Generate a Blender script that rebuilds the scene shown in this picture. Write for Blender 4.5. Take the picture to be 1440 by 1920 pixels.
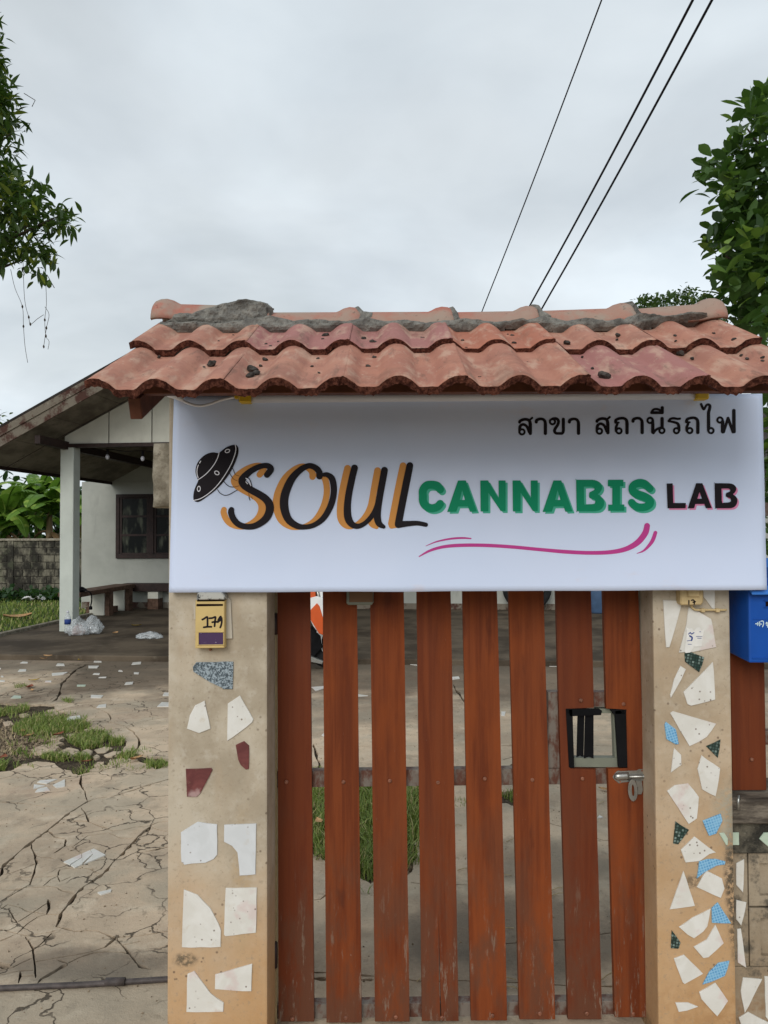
import bpy, bmesh, math, random
import numpy as np
from math import sin, cos, pi, radians, atan, sqrt, exp
from mathutils import Vector, Matrix, noise
from mathutils.geometry import delaunay_2d_cdt
for o in list(bpy.data.objects): bpy.data.objects.remove(o)
SC = bpy.context.scene
COL = SC.collection
# ------------------------------------------------------------------ camera
F = 1450.0
EYE = Vector((0, 0, 1.65))
PITCH = atan(38 / F); ROLL = radians(-0.25)
RM = Matrix.Rotation(pi / 2 + PITCH, 3, 'X') @ Matrix.Rotation(ROLL, 3, 'Z')
cd = bpy.data.cameras.new('camera'); cam = bpy.data.objects.new('camera', cd); COL.objects.link(cam)
cd.sensor_fit = 'VERTICAL'; cd.sensor_height = 36; cd.lens = F / 1920 * 36
cd.clip_start = .05; cd.clip_end = 2000
cam.matrix_world = Matrix.Translation(EYE) @ RM.to_4x4()
SC.camera = cam
# ------------------------------------------------------------------ sky, sun, exposure
SUN_EL, SUN_AZ = radians(28), radians(200)
W = bpy.data.worlds.new('World'); SC.world = W; W.use_nodes = True
wn = W.node_tree; wn.nodes.clear()
def wnode(t, **k):
    n = wn.nodes.new(t)
    for a, b in k.items(): setattr(n, a, b)
    return n
wo = wnode('ShaderNodeOutputWorld'); bg = wnode('ShaderNodeBackground'); bg.inputs['Strength'].default_value = .1
sky = wnode('ShaderNodeTexSky', sky_type='NISHITA', sun_disc=False); sky.sun_elevation = SUN_EL; sky.sun_rotation = SUN_AZ
tc = wnode('ShaderNodeTexCoord'); sx = wnode('ShaderNodeSeparateXYZ'); wn.links.new(tc.outputs['Generated'], sx.inputs[0])
def wmath(op, a, b):
    m = wnode('ShaderNodeMath', operation=op)
    for i, v in enumerate((a, b)):
        if isinstance(v, (int, float)): m.inputs[i].default_value = v
        else: wn.links.new(v, m.inputs[i])
    return m.outputs[0]
den = wmath('ADD', wmath('MAXIMUM', sx.outputs[2], 0.0), .22)
cb = wnode('ShaderNodeCombineXYZ')
wn.links.new(wmath('DIVIDE', sx.outputs[0], den), cb.inputs[0]); wn.links.new(wmath('DIVIDE', sx.outputs[1], den), cb.inputs[1])
def wnoise(scale, detail, dist, off):
    mp = wnode('ShaderNodeMapping'); wn.links.new(cb.outputs[0], mp.inputs[0]); mp.inputs['Location'].default_value = off
    n = wnode('ShaderNodeTexNoise'); wn.links.new(mp.outputs[0], n.inputs[0])
    n.inputs['Scale'].default_value = scale; n.inputs['Detail'].default_value = detail; n.inputs['Distortion'].default_value = dist
    n.inputs['Roughness'].default_value = .5
    return n.outputs[0]
def wramp(f, stops):
    r = wnode('ShaderNodeValToRGB'); wn.links.new(f, r.inputs[0]); e = r.color_ramp.elements
    while len(e) < len(stops): e.new(.5)
    for i, (p, c) in enumerate(stops): e[i].position = p; e[i].color = (*c, 1)
    return r.outputs[0]
cl = wramp(wnoise(.95, 5, .4, (3.1, 1.7, 0)), [(.3, (.555, .60, .625)), (.45, (.645, .695, .73)), (.58, (.725, .79, .835)), (.76, (.785, .85, .895))])
c2 = wramp(wnoise(2.6, 6, .3, (7.7, .3, 0)), [(.3, (.87, .885, .90)), (.7, (1.06, 1.06, 1.055))])
mm = wnode('ShaderNodeMix', data_type='RGBA', blend_type='MULTIPLY'); mm.inputs[0].default_value = 1
wn.links.new(cl, mm.inputs[6]); wn.links.new(c2, mm.inputs[7])
sc10 = wnode('ShaderNodeVectorMath', operation='SCALE'); sc10.inputs['Scale'].default_value = 10.7; wn.links.new(mm.outputs[2], sc10.inputs[0])
hz = wnode('ShaderNodeMapRange', interpolation_type='SMOOTHSTEP'); wn.links.new(sx.outputs[2], hz.inputs[0])
for i_, v_ in enumerate((0.0, .75, 10.6, 8.2)): hz.inputs[i_ + 1].default_value = v_
wn.links.new(hz.outputs[0], sc10.inputs['Scale'])
mx = wnode('ShaderNodeMix', data_type='RGBA'); mx.inputs[0].default_value = .93
wn.links.new(sky.outputs[0], mx.inputs[6]); wn.links.new(sc10.outputs[0], mx.inputs[7])
wn.links.new(mx.outputs[2], bg.inputs['Color']); wn.links.new(bg.outputs[0], wo.inputs[0])
sd = bpy.data.lights.new('sun', 'SUN'); sd.energy = 1.5; sd.angle = radians(35); sd.color = (1, .96, .9)
so = bpy.data.objects.new('sun', sd); COL.objects.link(so)
# light travels from the sun direction down onto the scene (sun high, behind the viewer, a little left)
sdir = Vector((-.28 * cos(SUN_EL), -cos(SUN_EL) * .95, sin(SUN_EL)))
so.rotation_euler = sdir.to_track_quat('Z', 'Y').to_euler(); so.location = (0, -5, 20)
sky.sun_rotation = math.atan2(sdir.x, sdir.y)
vs = SC.view_settings; vs.view_transform = 'Standard'; vs.look = 'None'; vs.gamma = 1; vs.exposure = .29; vs.use_curve_mapping = False
# ------------------------------------------------------------------ helpers: rays through the photograph
def ray(x, y): return RM @ Vector(((x - 720) / F, -(y - 960) / F, -1))
def P(x, y, Y): r = ray(x, y); return EYE + r * (Y / r.y)
def G(x, y, z=0.0): r = ray(x, y); return EYE + r * ((z - EYE.z) / r.z)
HD = Vector((140 / F, 1, 0)).normalized(); HL = Vector((HD.y, -HD.x, 0))     # the house's depth and width directions
def HP(x, y, v): r = ray(x, y); return EYE + r * (v / r.dot(HD))
def HU(x, y, v): return HP(x, y, v).dot(HL)
def H(u, v, z): return HL * u + HD * v + Vector((0, 0, z))
def plane_hit(x, y, A, n): r = ray(x, y); return EYE + r * ((A - EYE).dot(n) / r.dot(n))
def crop(ox, oy, s, pts): return [(ox + p[0] / s, oy + p[1] / s) for p in pts]
rnd = random.Random(7)
BASE = {}
def tag(o, label=None, cat=None, group=None, kind=None):
    for k, v in (('label', label), ('category', cat), ('group', group), ('kind', kind)):
        if v: o[k] = v
    return o
def thing(name, label, cat, loc, group=None):
    o = bpy.data.objects.new(name, None); COL.objects.link(o); o.location = loc; o.empty_display_size = .05
    BASE[o] = Vector(loc); return tag(o, label, cat, group)
def link(name, me, parent=None, base=None):
    o = bpy.data.objects.new(name, me); COL.objects.link(o)
    if parent is not None: o.parent = parent; BASE[o] = BASE[parent]
    elif base is not None: o.location = base; BASE[o] = Vector(base)
    else: BASE[o] = Vector((0, 0, 0))
    return o
def fin(name, bm, mats, parent=None, smooth=False, recalc=True):
    """links a bmesh given in world coordinates as one object; a top-level mesh gets its origin at its own base"""
    if recalc: bmesh.ops.recalc_face_normals(bm, faces=bm.faces[:])
    if parent is not None: b = BASE[parent]
    else:
        vs_ = [v.co for v in bm.verts]
        b = Vector(((min(v.x for v in vs_) + max(v.x for v in vs_)) / 2, (min(v.y for v in vs_) + max(v.y for v in vs_)) / 2, min(v.z for v in vs_)))
    bmesh.ops.translate(bm, verts=bm.verts[:], vec=-b)
    me = bpy.data.meshes.new(name); bm.to_mesh(me); bm.free()
    for m in (mats if isinstance(mats, (list, tuple)) else [mats]): me.materials.append(m)
    if smooth: me.polygons.foreach_set('use_smooth', [True] * len(me.polygons))
    return link(name, me, parent, None if parent is not None else b)
def raw(name, verts, faces, mats, parent=None, smooth=False, mi=None, recalc=False):
    b = BASE[parent] if parent is not None else Vector((0, 0, 0))
    me = bpy.data.meshes.new(name); me.from_pydata([tuple(Vector(v) - b) for v in verts], [], faces)
    for m in (mats if isinstance(mats, (list, tuple)) else [mats]): me.materials.append(m)
    if mi is not None: me.polygons.foreach_set('material_index', mi)
    if smooth: me.polygons.foreach_set('use_smooth', [True] * len(me.polygons))
    return link(name, me, parent, None)
def B(): return bmesh.new()
def quadbox(bm, c8, bev=0, seg=1, mi=0):
    """box from eight corners: bottom ring then top ring"""
    v = [bm.verts.new(c) for c in c8]
    fs = [bm.faces.new([v[i] for i in f]) for f in ((3, 2, 1, 0), (4, 5, 6, 7), (0, 1, 5, 4), (1, 2, 6, 5), (2, 3, 7, 6), (3, 0, 4, 7))]
    for f in fs: f.material_index = mi
    if bev:
        es = list({e for f in fs for e in f.edges})
        bmesh.ops.bevel(bm, geom=es, offset=bev, segments=seg, affect='EDGES', profile=.6)
def box(bm, x0, x1, y0, y1, z0, z1, bev=0, seg=1, mi=0):
    quadbox(bm, [(x0, y0, z0), (x1, y0, z0), (x1, y1, z0), (x0, y1, z0), (x0, y0, z1), (x1, y0, z1), (x1, y1, z1), (x0, y1, z1)], bev, seg, mi)
def hbox(bm, u0, u1, v0, v1, z0, z1, bev=0, mi=0):
    quadbox(bm, [H(u0, v0, z0), H(u1, v0, z0), H(u1, v1, z0), H(u0, v1, z0), H(u0, v0, z1), H(u1, v0, z1), H(u1, v1, z1), H(u0, v1, z1)], bev, 1, mi)
def beam(bm, a, b, w, h, up=Vector((0, 0, 1)), bev=0, mi=0):
    a, b = Vector(a), Vector(b); d = (b - a).normalized(); s = d.cross(up).normalized(); t = s.cross(d).normalized()
    r = lambda p: [p - s * w / 2 - t * h / 2, p + s * w / 2 - t * h / 2, p + s * w / 2 + t * h / 2, p - s * w / 2 + t * h / 2]
    quadbox(bm, r(a) + r(b), bev, 1, mi)
def tube(bm, pts, rad, n=8, cap=True, mi=0):
    pts = [Vector(p) for p in pts]; rings = []
    up = Vector((.13, .21, .97)); nr = None
    for i, p in enumerate(pts):
        d = (pts[min(i + 1, len(pts) - 1)] - pts[max(i - 1, 0)]).normalized()
        if nr is None: nr = d.orthogonal().normalized()
        nr = (nr - d * nr.dot(d)).normalized(); s = d.cross(nr)
        r = rad[i] if isinstance(rad, (list, tuple)) else rad
        rings.append([bm.verts.new(p + (nr * cos(2 * pi * k / n) + s * sin(2 * pi * k / n)) * r) for k in range(n)])
    for a, b in zip(rings, rings[1:]):
        for k in range(n):
            f = bm.faces.new((a[k], a[(k + 1) % n], b[(k + 1) % n], b[k])); f.smooth = True; f.material_index = mi
    if cap:
        for r in (rings[0], rings[-1]):
            f = bm.faces.new(r); f.material_index = mi
def lathe(bm, c, prof, n=16, axis=Vector((0, 0, 1)), mi=0):
    axis = axis.normalized(); a = axis.orthogonal().normalized(); b = axis.cross(a); c = Vector(c); rings = []
    for r, h in prof: rings.append([bm.verts.new(c + axis * h + (a * cos(2 * pi * k / n) + b * sin(2 * pi * k / n)) * max(r, 1e-4)) for k in range(n)])
    for p, q in zip(rings, rings[1:]):
        for k in range(n):
            f = bm.faces.new((p[k], p[(k + 1) % n], q[(k + 1) % n], q[k])); f.smooth = True; f.material_index = mi
    for r in (rings[0], rings[-1]): bm.faces.new(r).material_index = mi
def catmull(pts, n=6, closed=False):
    if len(pts) < 3: return [tuple(p) for p in pts]
    out = []; N = len(pts); dim = len(pts[0])
    for i in range(N if closed else N - 1):
        if closed: q = [pts[(i + k) % N] for k in (-1, 0, 1, 2)]
        else: q = [pts[max(i - 1, 0)], pts[i], pts[i + 1], pts[min(i + 2, N - 1)]]
        for k in range(n):
            t = k / n
            out.append(tuple(.5 * (2 * q[1][j] + (q[2][j] - q[0][j]) * t + (2 * q[0][j] - 5 * q[1][j] + 4 * q[2][j] - q[3][j]) * t * t + (3 * q[1][j] - q[0][j] - 3 * q[2][j] + q[3][j]) * t ** 3) for j in range(dim)))
    if not closed: out.append(tuple(pts[-1]))
    return out
def prism(bm, front, off, bev=0, mi_front=0, mi_side=0):
    """outline 'front' (3-D points), pushed back along 'off' into a solid piece"""
    v = [bm.verts.new(p) for p in front]; w = [bm.verts.new(Vector(p) + Vector(off)) for p in front]; n = len(v)
    ff = bm.faces.new(v); ff.material_index = mi_front; bm.faces.new(w[::-1]).material_index = mi_side
    for i in range(n):
        bm.faces.new((v[(i + 1) % n], v[i], w[i], w[(i + 1) % n])).material_index = mi_side
    if bev: bmesh.ops.bevel(bm, geom=list(ff.edges), offset=bev, segments=1, affect='EDGES')
def pxprism(bm, pts, Y, depth, bev=0, mi_front=0, mi_side=0):
    prism(bm, [P(x, y, Y) for x, y in pts], (0, depth, 0), bev, mi_front, mi_side)
def ripple(x, z):
    """the slack vinyl's shallow waves, in metres"""
    return .0035 * noise.noise(Vector((x * 2.1, z * 3.2, 5.0))) + .0014 * noise.noise(Vector((x * 9, z * 2.2 + x * 3, 1.0))) + .0010 * noise.noise(Vector((x * 4 - z * 6, z * 9, 8.0)))
# ---- flat print: signed distance fields of strokes and polygons, contoured into one flat mesh
def sd_poly(X, Y, pts):
    d = np.full(X.shape, 1e9); s = np.ones(X.shape); n = len(pts); j = n - 1
    for i in range(n):
        ax, ay = pts[i]; bx, by = pts[j]; ex, ey = bx - ax, by - ay; wx, wy = X - ax, Y - ay
        t = np.clip((wx * ex + wy * ey) / (ex * ex + ey * ey + 1e-12), 0, 1)
        d = np.minimum(d, (wx - ex * t) ** 2 + (wy - ey * t) ** 2)
        c1, c2_, c3 = Y >= ay, Y < by, ex * wy > ey * wx
        s = np.where((c1 & c2_ & c3) | (~c1 & ~c2_ & ~c3), -s, s); j = i
    return s * np.sqrt(d)
def sd_stroke(X, Y, pts, w):
    d = np.full(X.shape, 1e9)
    for i in range(len(pts) - 1):
        ax, ay = pts[i][:2]; bx, by = pts[i + 1][:2]; ex, ey = bx - ax, by - ay
        t = np.clip(((X - ax) * ex + (Y - ay) * ey) / (ex * ex + ey * ey + 1e-12), 0, 1)
        d = np.minimum(d, np.hypot(X - ax - ex * t, Y - ay - ey * t) - (w[i] + (w[i + 1] - w[i]) * t))
    return d
def art(name, shapes, tf, Y, mat_, parent, step=.8, grow=0.0, wave=None):
    if parent is not None and parent.name.startswith('banner'): wave = ripple
    """shapes: ('s', pts, halfwidths, smooth?) | ('p', pts) | ('e', cx, cy, rx, ry, deg); a leading '-' cuts. tf maps into photo pixels."""
    S = []; ox, oy, sc = tf; allp = []
    for sh in shapes:
        k = sh[0]; cut = k[0] == '-'; k = k[-1]
        if k == 's':
            w = sh[2]; w = [w] * len(sh[1]) if isinstance(w, (int, float)) else list(w)
            pw = [(ox + p[0] / sc, oy + p[1] / sc, ww / sc) for p, ww in zip(sh[1], w)]
            if len(sh) < 4 or sh[3]: pw = catmull(pw, 7)
            S.append((cut, 's', [q[:2] for q in pw], [q[2] for q in pw]))
            if not cut: allp += [(q[0] + a * q[2], q[1] + a * q[2]) for q in pw for a in (-1, 1)]
        else:
            if k == 'e':
                _, cx, cy, rx, ry, dg = sh; a = radians(dg)
                pts = [(cx + cos(t) * rx * cos(a) - sin(t) * ry * sin(a), cy + cos(t) * rx * sin(a) + sin(t) * ry * cos(a)) for t in [2 * pi * q / 28 for q in range(28)]]
            else: pts = sh[1]
            pts = [(ox + p[0] / sc, oy + p[1] / sc) for p in pts]
            S.append((cut, 'p', pts, None))
            if not cut: allp += pts
    x0 = min(p[0] for p in allp) - 2; x1 = max(p[0] for p in allp) + 2; y0 = min(p[1] for p in allp) - 2; y1 = max(p[1] for p in allp) + 2
    nx = int((x1 - x0) / step) + 2; ny = int((y1 - y0) / step) + 2
    gx = x0 + np.arange(nx) * step; gy = y0 + np.arange(ny) * step; X, YY = np.meshgrid(gx, gy)
    D = np.full(X.shape, 1e9)
    for cut, k, pts, w in S:
        d = sd_stroke(X, YY, pts, w) if k == 's' else sd_poly(X, YY, pts)
        D = np.maximum(D, -d) if cut else np.minimum(D, d)
    D -= grow
    verts = []; faces = []
    def q(x, y):
        p = P(x, y, Y)
        if wave: p.y += wave(p.x, p.z)
        verts.append(p); return len(verts) - 1
    ins = D < 0
    full = ins[:-1, :-1] & ins[1:, :-1] & ins[:-1, 1:] & ins[1:, 1:]; anyi = ins[:-1, :-1] | ins[1:, :-1] | ins[:-1, 1:] | ins[1:, 1:]
    for j in range(ny - 1):
        i = 0
        while i < nx - 1:
            if full[j, i]:
                k = i
                while k < nx - 1 and full[j, k] and k - i < 14: k += 1
                faces.append((q(gx[i], gy[j]), q(gx[k], gy[j]), q(gx[k], gy[j + 1]), q(gx[i], gy[j + 1]))); i = k; continue
            if anyi[j, i]:
                cs = [(i, j), (i + 1, j), (i + 1, j + 1), (i, j + 1)]; poly = []
                for a in range(4):
                    (i0, j0), (i1, j1) = cs[a], cs[(a + 1) % 4]; d0, d1 = D[j0, i0], D[j1, i1]
                    if d0 < 0: poly.append((gx[i0], gy[j0]))
                    if (d0 < 0) != (d1 < 0):
                        t = d0 / (d0 - d1); poly.append((gx[i0] + (gx[i1] - gx[i0]) * t, gy[j0] + (gy[j1] - gy[j0]) * t))
                if len(poly) >= 3: faces.append(tuple(q(*p) for p in poly))
            i += 1
    return raw(name, verts, faces, mat_, parent)
# ------------------------------------------------------------------ materials
class M_:
    def __init__(s, name, rough=.8, spec=.3, metal=0.0):
        s.m = bpy.data.materials.new(name); s.m.use_nodes = True; s.nt = s.m.node_tree; s.b = s.nt.nodes['Principled BSDF']
        s.b.inputs['Roughness'].default_value = rough; s.b.inputs['Specular IOR Level'].default_value = spec; s.b.inputs['Metallic'].default_value = metal
        s.geo = s.nt.nodes.new('ShaderNodeNewGeometry'); s.pos = s.geo.outputs['Position']
    def n(s, t, **k):
        x = s.nt.nodes.new(t)
        for a, b in k.items(): setattr(x, a, b)
        return x
    def put(s, sock, v):
        if isinstance(v, bpy.types.NodeSocket): s.nt.links.new(v, sock)
        elif isinstance(v, (tuple, list)): sock.default_value = (*v, 1) if len(v) == 3 and len(sock.default_value) == 4 else v
        else: sock.default_value = v
    def objpos(s): return s.n('ShaderNodeTexCoord').outputs['Object']
    def objrand(s): return s.n('ShaderNodeObjectInfo').outputs['Random']
    def island(s): return s.geo.outputs['Random Per Island']
    def noise(s, scale, detail=4, rough=.55, st=(1, 1, 1), off=(0, 0, 0), dist=0, co=None):
        mp = s.n('ShaderNodeMapping'); s.put(mp.inputs[0], co or s.pos); mp.inputs['Scale'].default_value = st
        if isinstance(off, bpy.types.NodeSocket): s.put(mp.inputs['Location'], off)
        else: mp.inputs['Location'].default_value = off
        x = s.n('ShaderNodeTexNoise'); s.put(x.inputs[0], mp.outputs[0]); x.inputs['Scale'].default_value = scale
        x.inputs['Detail'].default_value = detail; x.inputs['Roughness'].default_value = rough; x.inputs['Distortion'].default_value = dist
        return x.outputs[0]
    def voro(s, scale, feature='F1', st=(1, 1, 1), rand=1.0):
        mp = s.n('ShaderNodeMapping'); s.put(mp.inputs[0], s.pos); mp.inputs['Scale'].default_value = st
        x = s.n('ShaderNodeTexVoronoi', feature=feature); s.put(x.inputs[0], mp.outputs[0]); x.inputs['Scale'].default_value = scale; x.inputs['Randomness'].default_value = rand
        return x
    def rng(s, v, a, b, c=0.0, d=1.0):
        x = s.n('ShaderNodeMapRange', interpolation_type='SMOOTHSTEP'); s.put(x.inputs[0], v)
        for i, q in enumerate((a, b, c, d)): x.inputs[i + 1].default_value = q
        return x.outputs[0]
    def math(s, op, a, b=0.0, c=None):
        x = s.n('ShaderNodeMath', operation=op); s.put(x.inputs[0], a); s.put(x.inputs[1], b)
        if c is not None: s.put(x.inputs[2], c)
        return x.outputs[0]
    def mix(s, a, b, f, mode='MIX'):
        x = s.n('ShaderNodeMix', data_type='RGBA', blend_type=mode); s.put(x.inputs[0], f); s.put(x.inputs[6], a); s.put(x.inputs[7], b)
        return x.outputs[2]
    def xyz(s, co=None):
        x = s.n('ShaderNodeSeparateXYZ'); s.put(x.inputs[0], co or s.pos); return x.outputs
    def blob(s, cx, cy, rx, ry, warp, soft=.35, axes=(0, 1)):
        """soft-edged patch of its own shape: 1 inside, 0 outside, edge broken up by 'warp' noise"""
        o = s.xyz(); dx = s.math('DIVIDE', s.math('SUBTRACT', o[axes[0]], cx), rx); dy = s.math('DIVIDE', s.math('SUBTRACT', o[axes[1]], cy), ry)
        r = s.math('SQRT', s.math('ADD', s.math('MULTIPLY', dx, dx), s.math('MULTIPLY', dy, dy)))
        r = s.math('ADD', r, s.math('MULTIPLY', s.math('SUBTRACT', warp, .5), 1.3))
        return s.rng(r, 1 - soft, 1 + soft, 1, 0)
    def col(s, v): s.put(s.b.inputs['Base Color'], v); return s
    def bump(s, h, strength=.3, dist=.01):
        x = s.n('ShaderNodeBump'); s.put(x.inputs['Height'], h); x.inputs['Strength'].default_value = strength; x.inputs['Distance'].default_value = dist
        s.put(x.inputs['Normal'], s._bn) if getattr(s, '_bn', None) else None
        s._bn = x.outputs[0]; s.nt.links.new(s._bn, s.b.inputs['Normal']); return s
def plain(name, c, rough=.6, spec=.4, metal=0.0, var=.12, scale=9):
    m = M_(name, rough, spec, metal); n = m.noise(scale, 5)
    m.col(m.mix(tuple(x * (1 - var) for x in c), tuple(min(1, x * (1 + var)) for x in c), m.rng(n, .3, .7)))
    return m.m
def flat(name, c, rough=.55, spec=.12):
    m = M_(name, rough, spec); n = m.noise(60, 3); m.col(m.mix(tuple(x * .96 for x in c), c, n)); return m.m
# paving
def mk_paving():
    m = M_('weathered_concrete', .9, .08)
    big = m.noise(.9, 5, .6); mid = m.noise(5, 6, .65); fine = m.noise(60, 4, .7); sp = m.noise(180, 2, .6)
    c = m.mix((.61, .48, .345), (.42, .332, .242), m.rng(big, .38, .62))
    c = m.mix(c, (.61, .51, .385), m.math('MULTIPLY', m.rng(mid, .5, .68), .75))
    c = m.mix(c, (.235, .19, .143), m.math('MULTIPLY', m.rng(m.noise(2.3, 7, .7, off=(5, 2, 0)), .50, .64), .5))
    c = m.mix(c, (.55, .49, .39), m.math('MULTIPLY', m.rng(fine, .56, .72), .45))
    c = m.mix(c, (.10, .08, .06), m.math('MULTIPLY', m.rng(sp, .66, .74), .5))
    c = m.mix(c, (.34, .235, .175), m.math('MULTIPLY', m.rng(m.noise(1.7, 4, off=(9, 1, 0)), .56, .7), .35))
    c = m.mix(c, (.17, .135, .10), m.math('MULTIPLY', m.rng(m.noise(13, 7, .72, st=(1, .55, 1), off=(3, 9, 0)), .56, .68), .5)); c = m.mix(c, (.66, .59, .48), m.math('MULTIPLY', m.rng(m.noise(21, 6, .7, st=(.4, 1.3, 1), off=(7, 3, 0)), .62, .70), .5))
    c = m.mix(c, (.37, .325, .25), m.math('MULTIPLY', m.rng(m.noise(1.9, 5, .6, off=(4, 7, 0)), .46, .60), .55)); c = m.mix(c, (.14, .11, .085), m.math('MULTIPLY', m.rng(m.noise(34, 6, .75, off=(1, 8, 0)), .58, .68), .55))
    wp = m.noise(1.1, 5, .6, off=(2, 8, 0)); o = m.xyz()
    # old damp stain towards the porch, and darker blotches, mostly behind the gate
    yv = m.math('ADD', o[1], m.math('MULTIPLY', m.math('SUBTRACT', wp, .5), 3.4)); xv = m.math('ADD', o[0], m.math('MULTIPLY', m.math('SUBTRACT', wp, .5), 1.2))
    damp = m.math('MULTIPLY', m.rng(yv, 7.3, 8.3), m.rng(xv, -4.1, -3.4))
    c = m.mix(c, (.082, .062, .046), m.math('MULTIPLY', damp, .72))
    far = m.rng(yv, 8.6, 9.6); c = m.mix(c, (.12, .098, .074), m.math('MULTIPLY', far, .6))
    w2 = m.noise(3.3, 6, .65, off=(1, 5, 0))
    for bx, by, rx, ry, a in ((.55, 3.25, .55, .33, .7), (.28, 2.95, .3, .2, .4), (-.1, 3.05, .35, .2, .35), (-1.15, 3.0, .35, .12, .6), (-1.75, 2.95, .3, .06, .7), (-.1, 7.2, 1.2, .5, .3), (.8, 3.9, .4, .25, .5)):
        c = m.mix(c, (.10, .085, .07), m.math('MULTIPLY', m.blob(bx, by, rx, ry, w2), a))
    hv = m.n('ShaderNodeTexVoronoi', feature='DISTANCE_TO_EDGE'); wv3 = m.n('ShaderNodeVectorMath', operation='ADD'); m.put(wv3.inputs[0], m.pos); nn3 = m.n('ShaderNodeTexNoise'); m.put(nn3.inputs[0], m.pos); nn3.inputs['Scale'].default_value = 6; nn3.inputs['Detail'].default_value = 5; s3 = m.n('ShaderNodeVectorMath', operation='SCALE'); m.put(s3.inputs[0], nn3.outputs['Color']); s3.inputs['Scale'].default_value = .22
    m.put(wv3.inputs[1], s3.outputs[0]); m.put(hv.inputs[0], wv3.outputs[0]); hv.inputs['Scale'].default_value = 3.9
    hair = m.math('MULTIPLY', m.rng(hv.outputs['Distance'], .007, .022, 1, 0), m.math('MULTIPLY', m.rng(m.noise(1.6, 4, .6, off=(6, 6, 0)), .43, .53), m.rng(o[0], -.5, -.9)))
    c = m.mix(c, (.05, .04, .03), m.math('MULTIPLY', hair, .85)); m._hair = hair
    m.col(c); m.bump(m.math('SUBTRACT', 1.0, hair), .6, .008); m.bump(m.math('ADD', m.math('MULTIPLY', fine, .6), mid), .5, .012); m.bump(sp, .35, .004)
    return m.m
M = {}
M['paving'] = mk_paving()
def mk_soil():
    m = M_('soil', .95, .1); a = m.noise(14, 6, .7)
    c = m.mix((.032, .025, .018), (.105, .08, .055), m.rng(a, .3, .72)); c = m.mix(c, (.30, .26, .19), m.math('MULTIPLY', m.rng(m.noise(55, 3), .62, .7), .6))
    m.col(c); m.bump(a, .8, .03); return m.m
M['soil'] = mk_soil()
def mk_porch():
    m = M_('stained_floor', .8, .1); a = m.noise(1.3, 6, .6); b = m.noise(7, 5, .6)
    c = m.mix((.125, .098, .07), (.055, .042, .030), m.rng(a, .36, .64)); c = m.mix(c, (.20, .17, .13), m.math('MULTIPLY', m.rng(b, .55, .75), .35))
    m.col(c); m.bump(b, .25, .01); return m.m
M['porch'] = mk_porch()
def mk_plaster(zlo, zhi, amt, spots=(), tint=1.0, mould=0):
    m = M_('pillar_plaster', .85, .25); o = m.xyz(); a = m.noise(4, 6, .6); b = m.noise(26, 5, .65); s_ = m.noise(9, 5, .6, st=(1, 1, .25))
    c = m.mix((.47, .41, .32), (.34, .285, .21), m.rng(a, .38, .62)); c = m.mix(c, (.52, .475, .40), m.math('MULTIPLY', m.rng(b, .5, .72), .4))
    c = m.mix(c, (.40, .31, .215), m.math('MULTIPLY', m.rng(s_, .48, .7), .5))
    zz = m.math('ADD', o[2], m.math('MULTIPLY', m.math('SUBTRACT', m.noise(3.2, 5, .6, off=(3, 0, 1)), .5), .9))
    c = m.mix(c, (.47, .262, .105), m.math('MULTIPLY', m.rng(zz, zlo, zhi, 1, 0), amt))
    c = m.mix(c, (.30, .15, .055), m.math('MULTIPLY', m.math('MULTIPLY', m.rng(zz, -.15, .32, 1, 0), m.rng(b, .38, .62)), .7))
    c = m.mix(c, (.09, .075, .06), m.math('MULTIPLY', m.math('MULTIPLY', m.rng(m.noise(17, 6, .75), .6, .72), m.rng(o[2], .0, 1.0, 1, .12)), .75))
    wp = m.noise(13, 6, .72, off=(2, 2, 7))
    for bx, bz, rx, rz, cc, a in spots: c = m.mix(c, cc, m.math('MULTIPLY', m.math('MULTIPLY', m.blob(bx, bz, rx, rz, wp, .4, (0, 2)), m.rng(m.noise(75, 5, .75), .36, .56)), a))
    c = m.mix(c, (.27, .215, .155), m.math('MULTIPLY', m.rng(m.noise(85, 4, .7), .56, .68), .45))
    v = m.voro(38); c = m.mix(c, (.13, .09, .06), m.math('MULTIPLY', m.math('MULTIPLY', m.rng(v.outputs['Distance'], .10, .2, 1, 0), m.rng(m.noise(5, 3, off=(4, 4, 4)), .5, .62)), .75))
    if tint < 1: c = m.mix(c, (tint, tint * .98, tint * .94), 1.0, 'MULTIPLY')
    if mould: c = m.mix(c, (.075, .066, .052), m.math('MULTIPLY', m.rng(m.noise(8, 7, .75, off=(9, 9, 1)), .50, .66), mould))
    m.col(c); m.bump(b, .35, .006); m.bump(m.noise(150, 2), .2, .002); return m.m
M['plaster'] = mk_plaster(.08, .8, .8, ((-.628, .318, .034, .020, (.06, .055, .04), .8), (-.70, .10, .022, .06, (.04, .035, .028), .9), (-.62, .015, .3, .022, (.08, .06, .04), .6), (-.45, .55, .03, .2, (.42, .30, .17), .5))); M['plaster_orange'] = mk_plaster(.15, 1.5, .75, ((1.115, .54, .028, .26, (.05, .045, .034), .9), (1.10, .74, .05, .09, (.34, .31, .24), .8), (.98, .53, .04, .02, (.10, .075, .05), .7), (1.0, .02, .3, .035, (.10, .07, .04), .6)))
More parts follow.
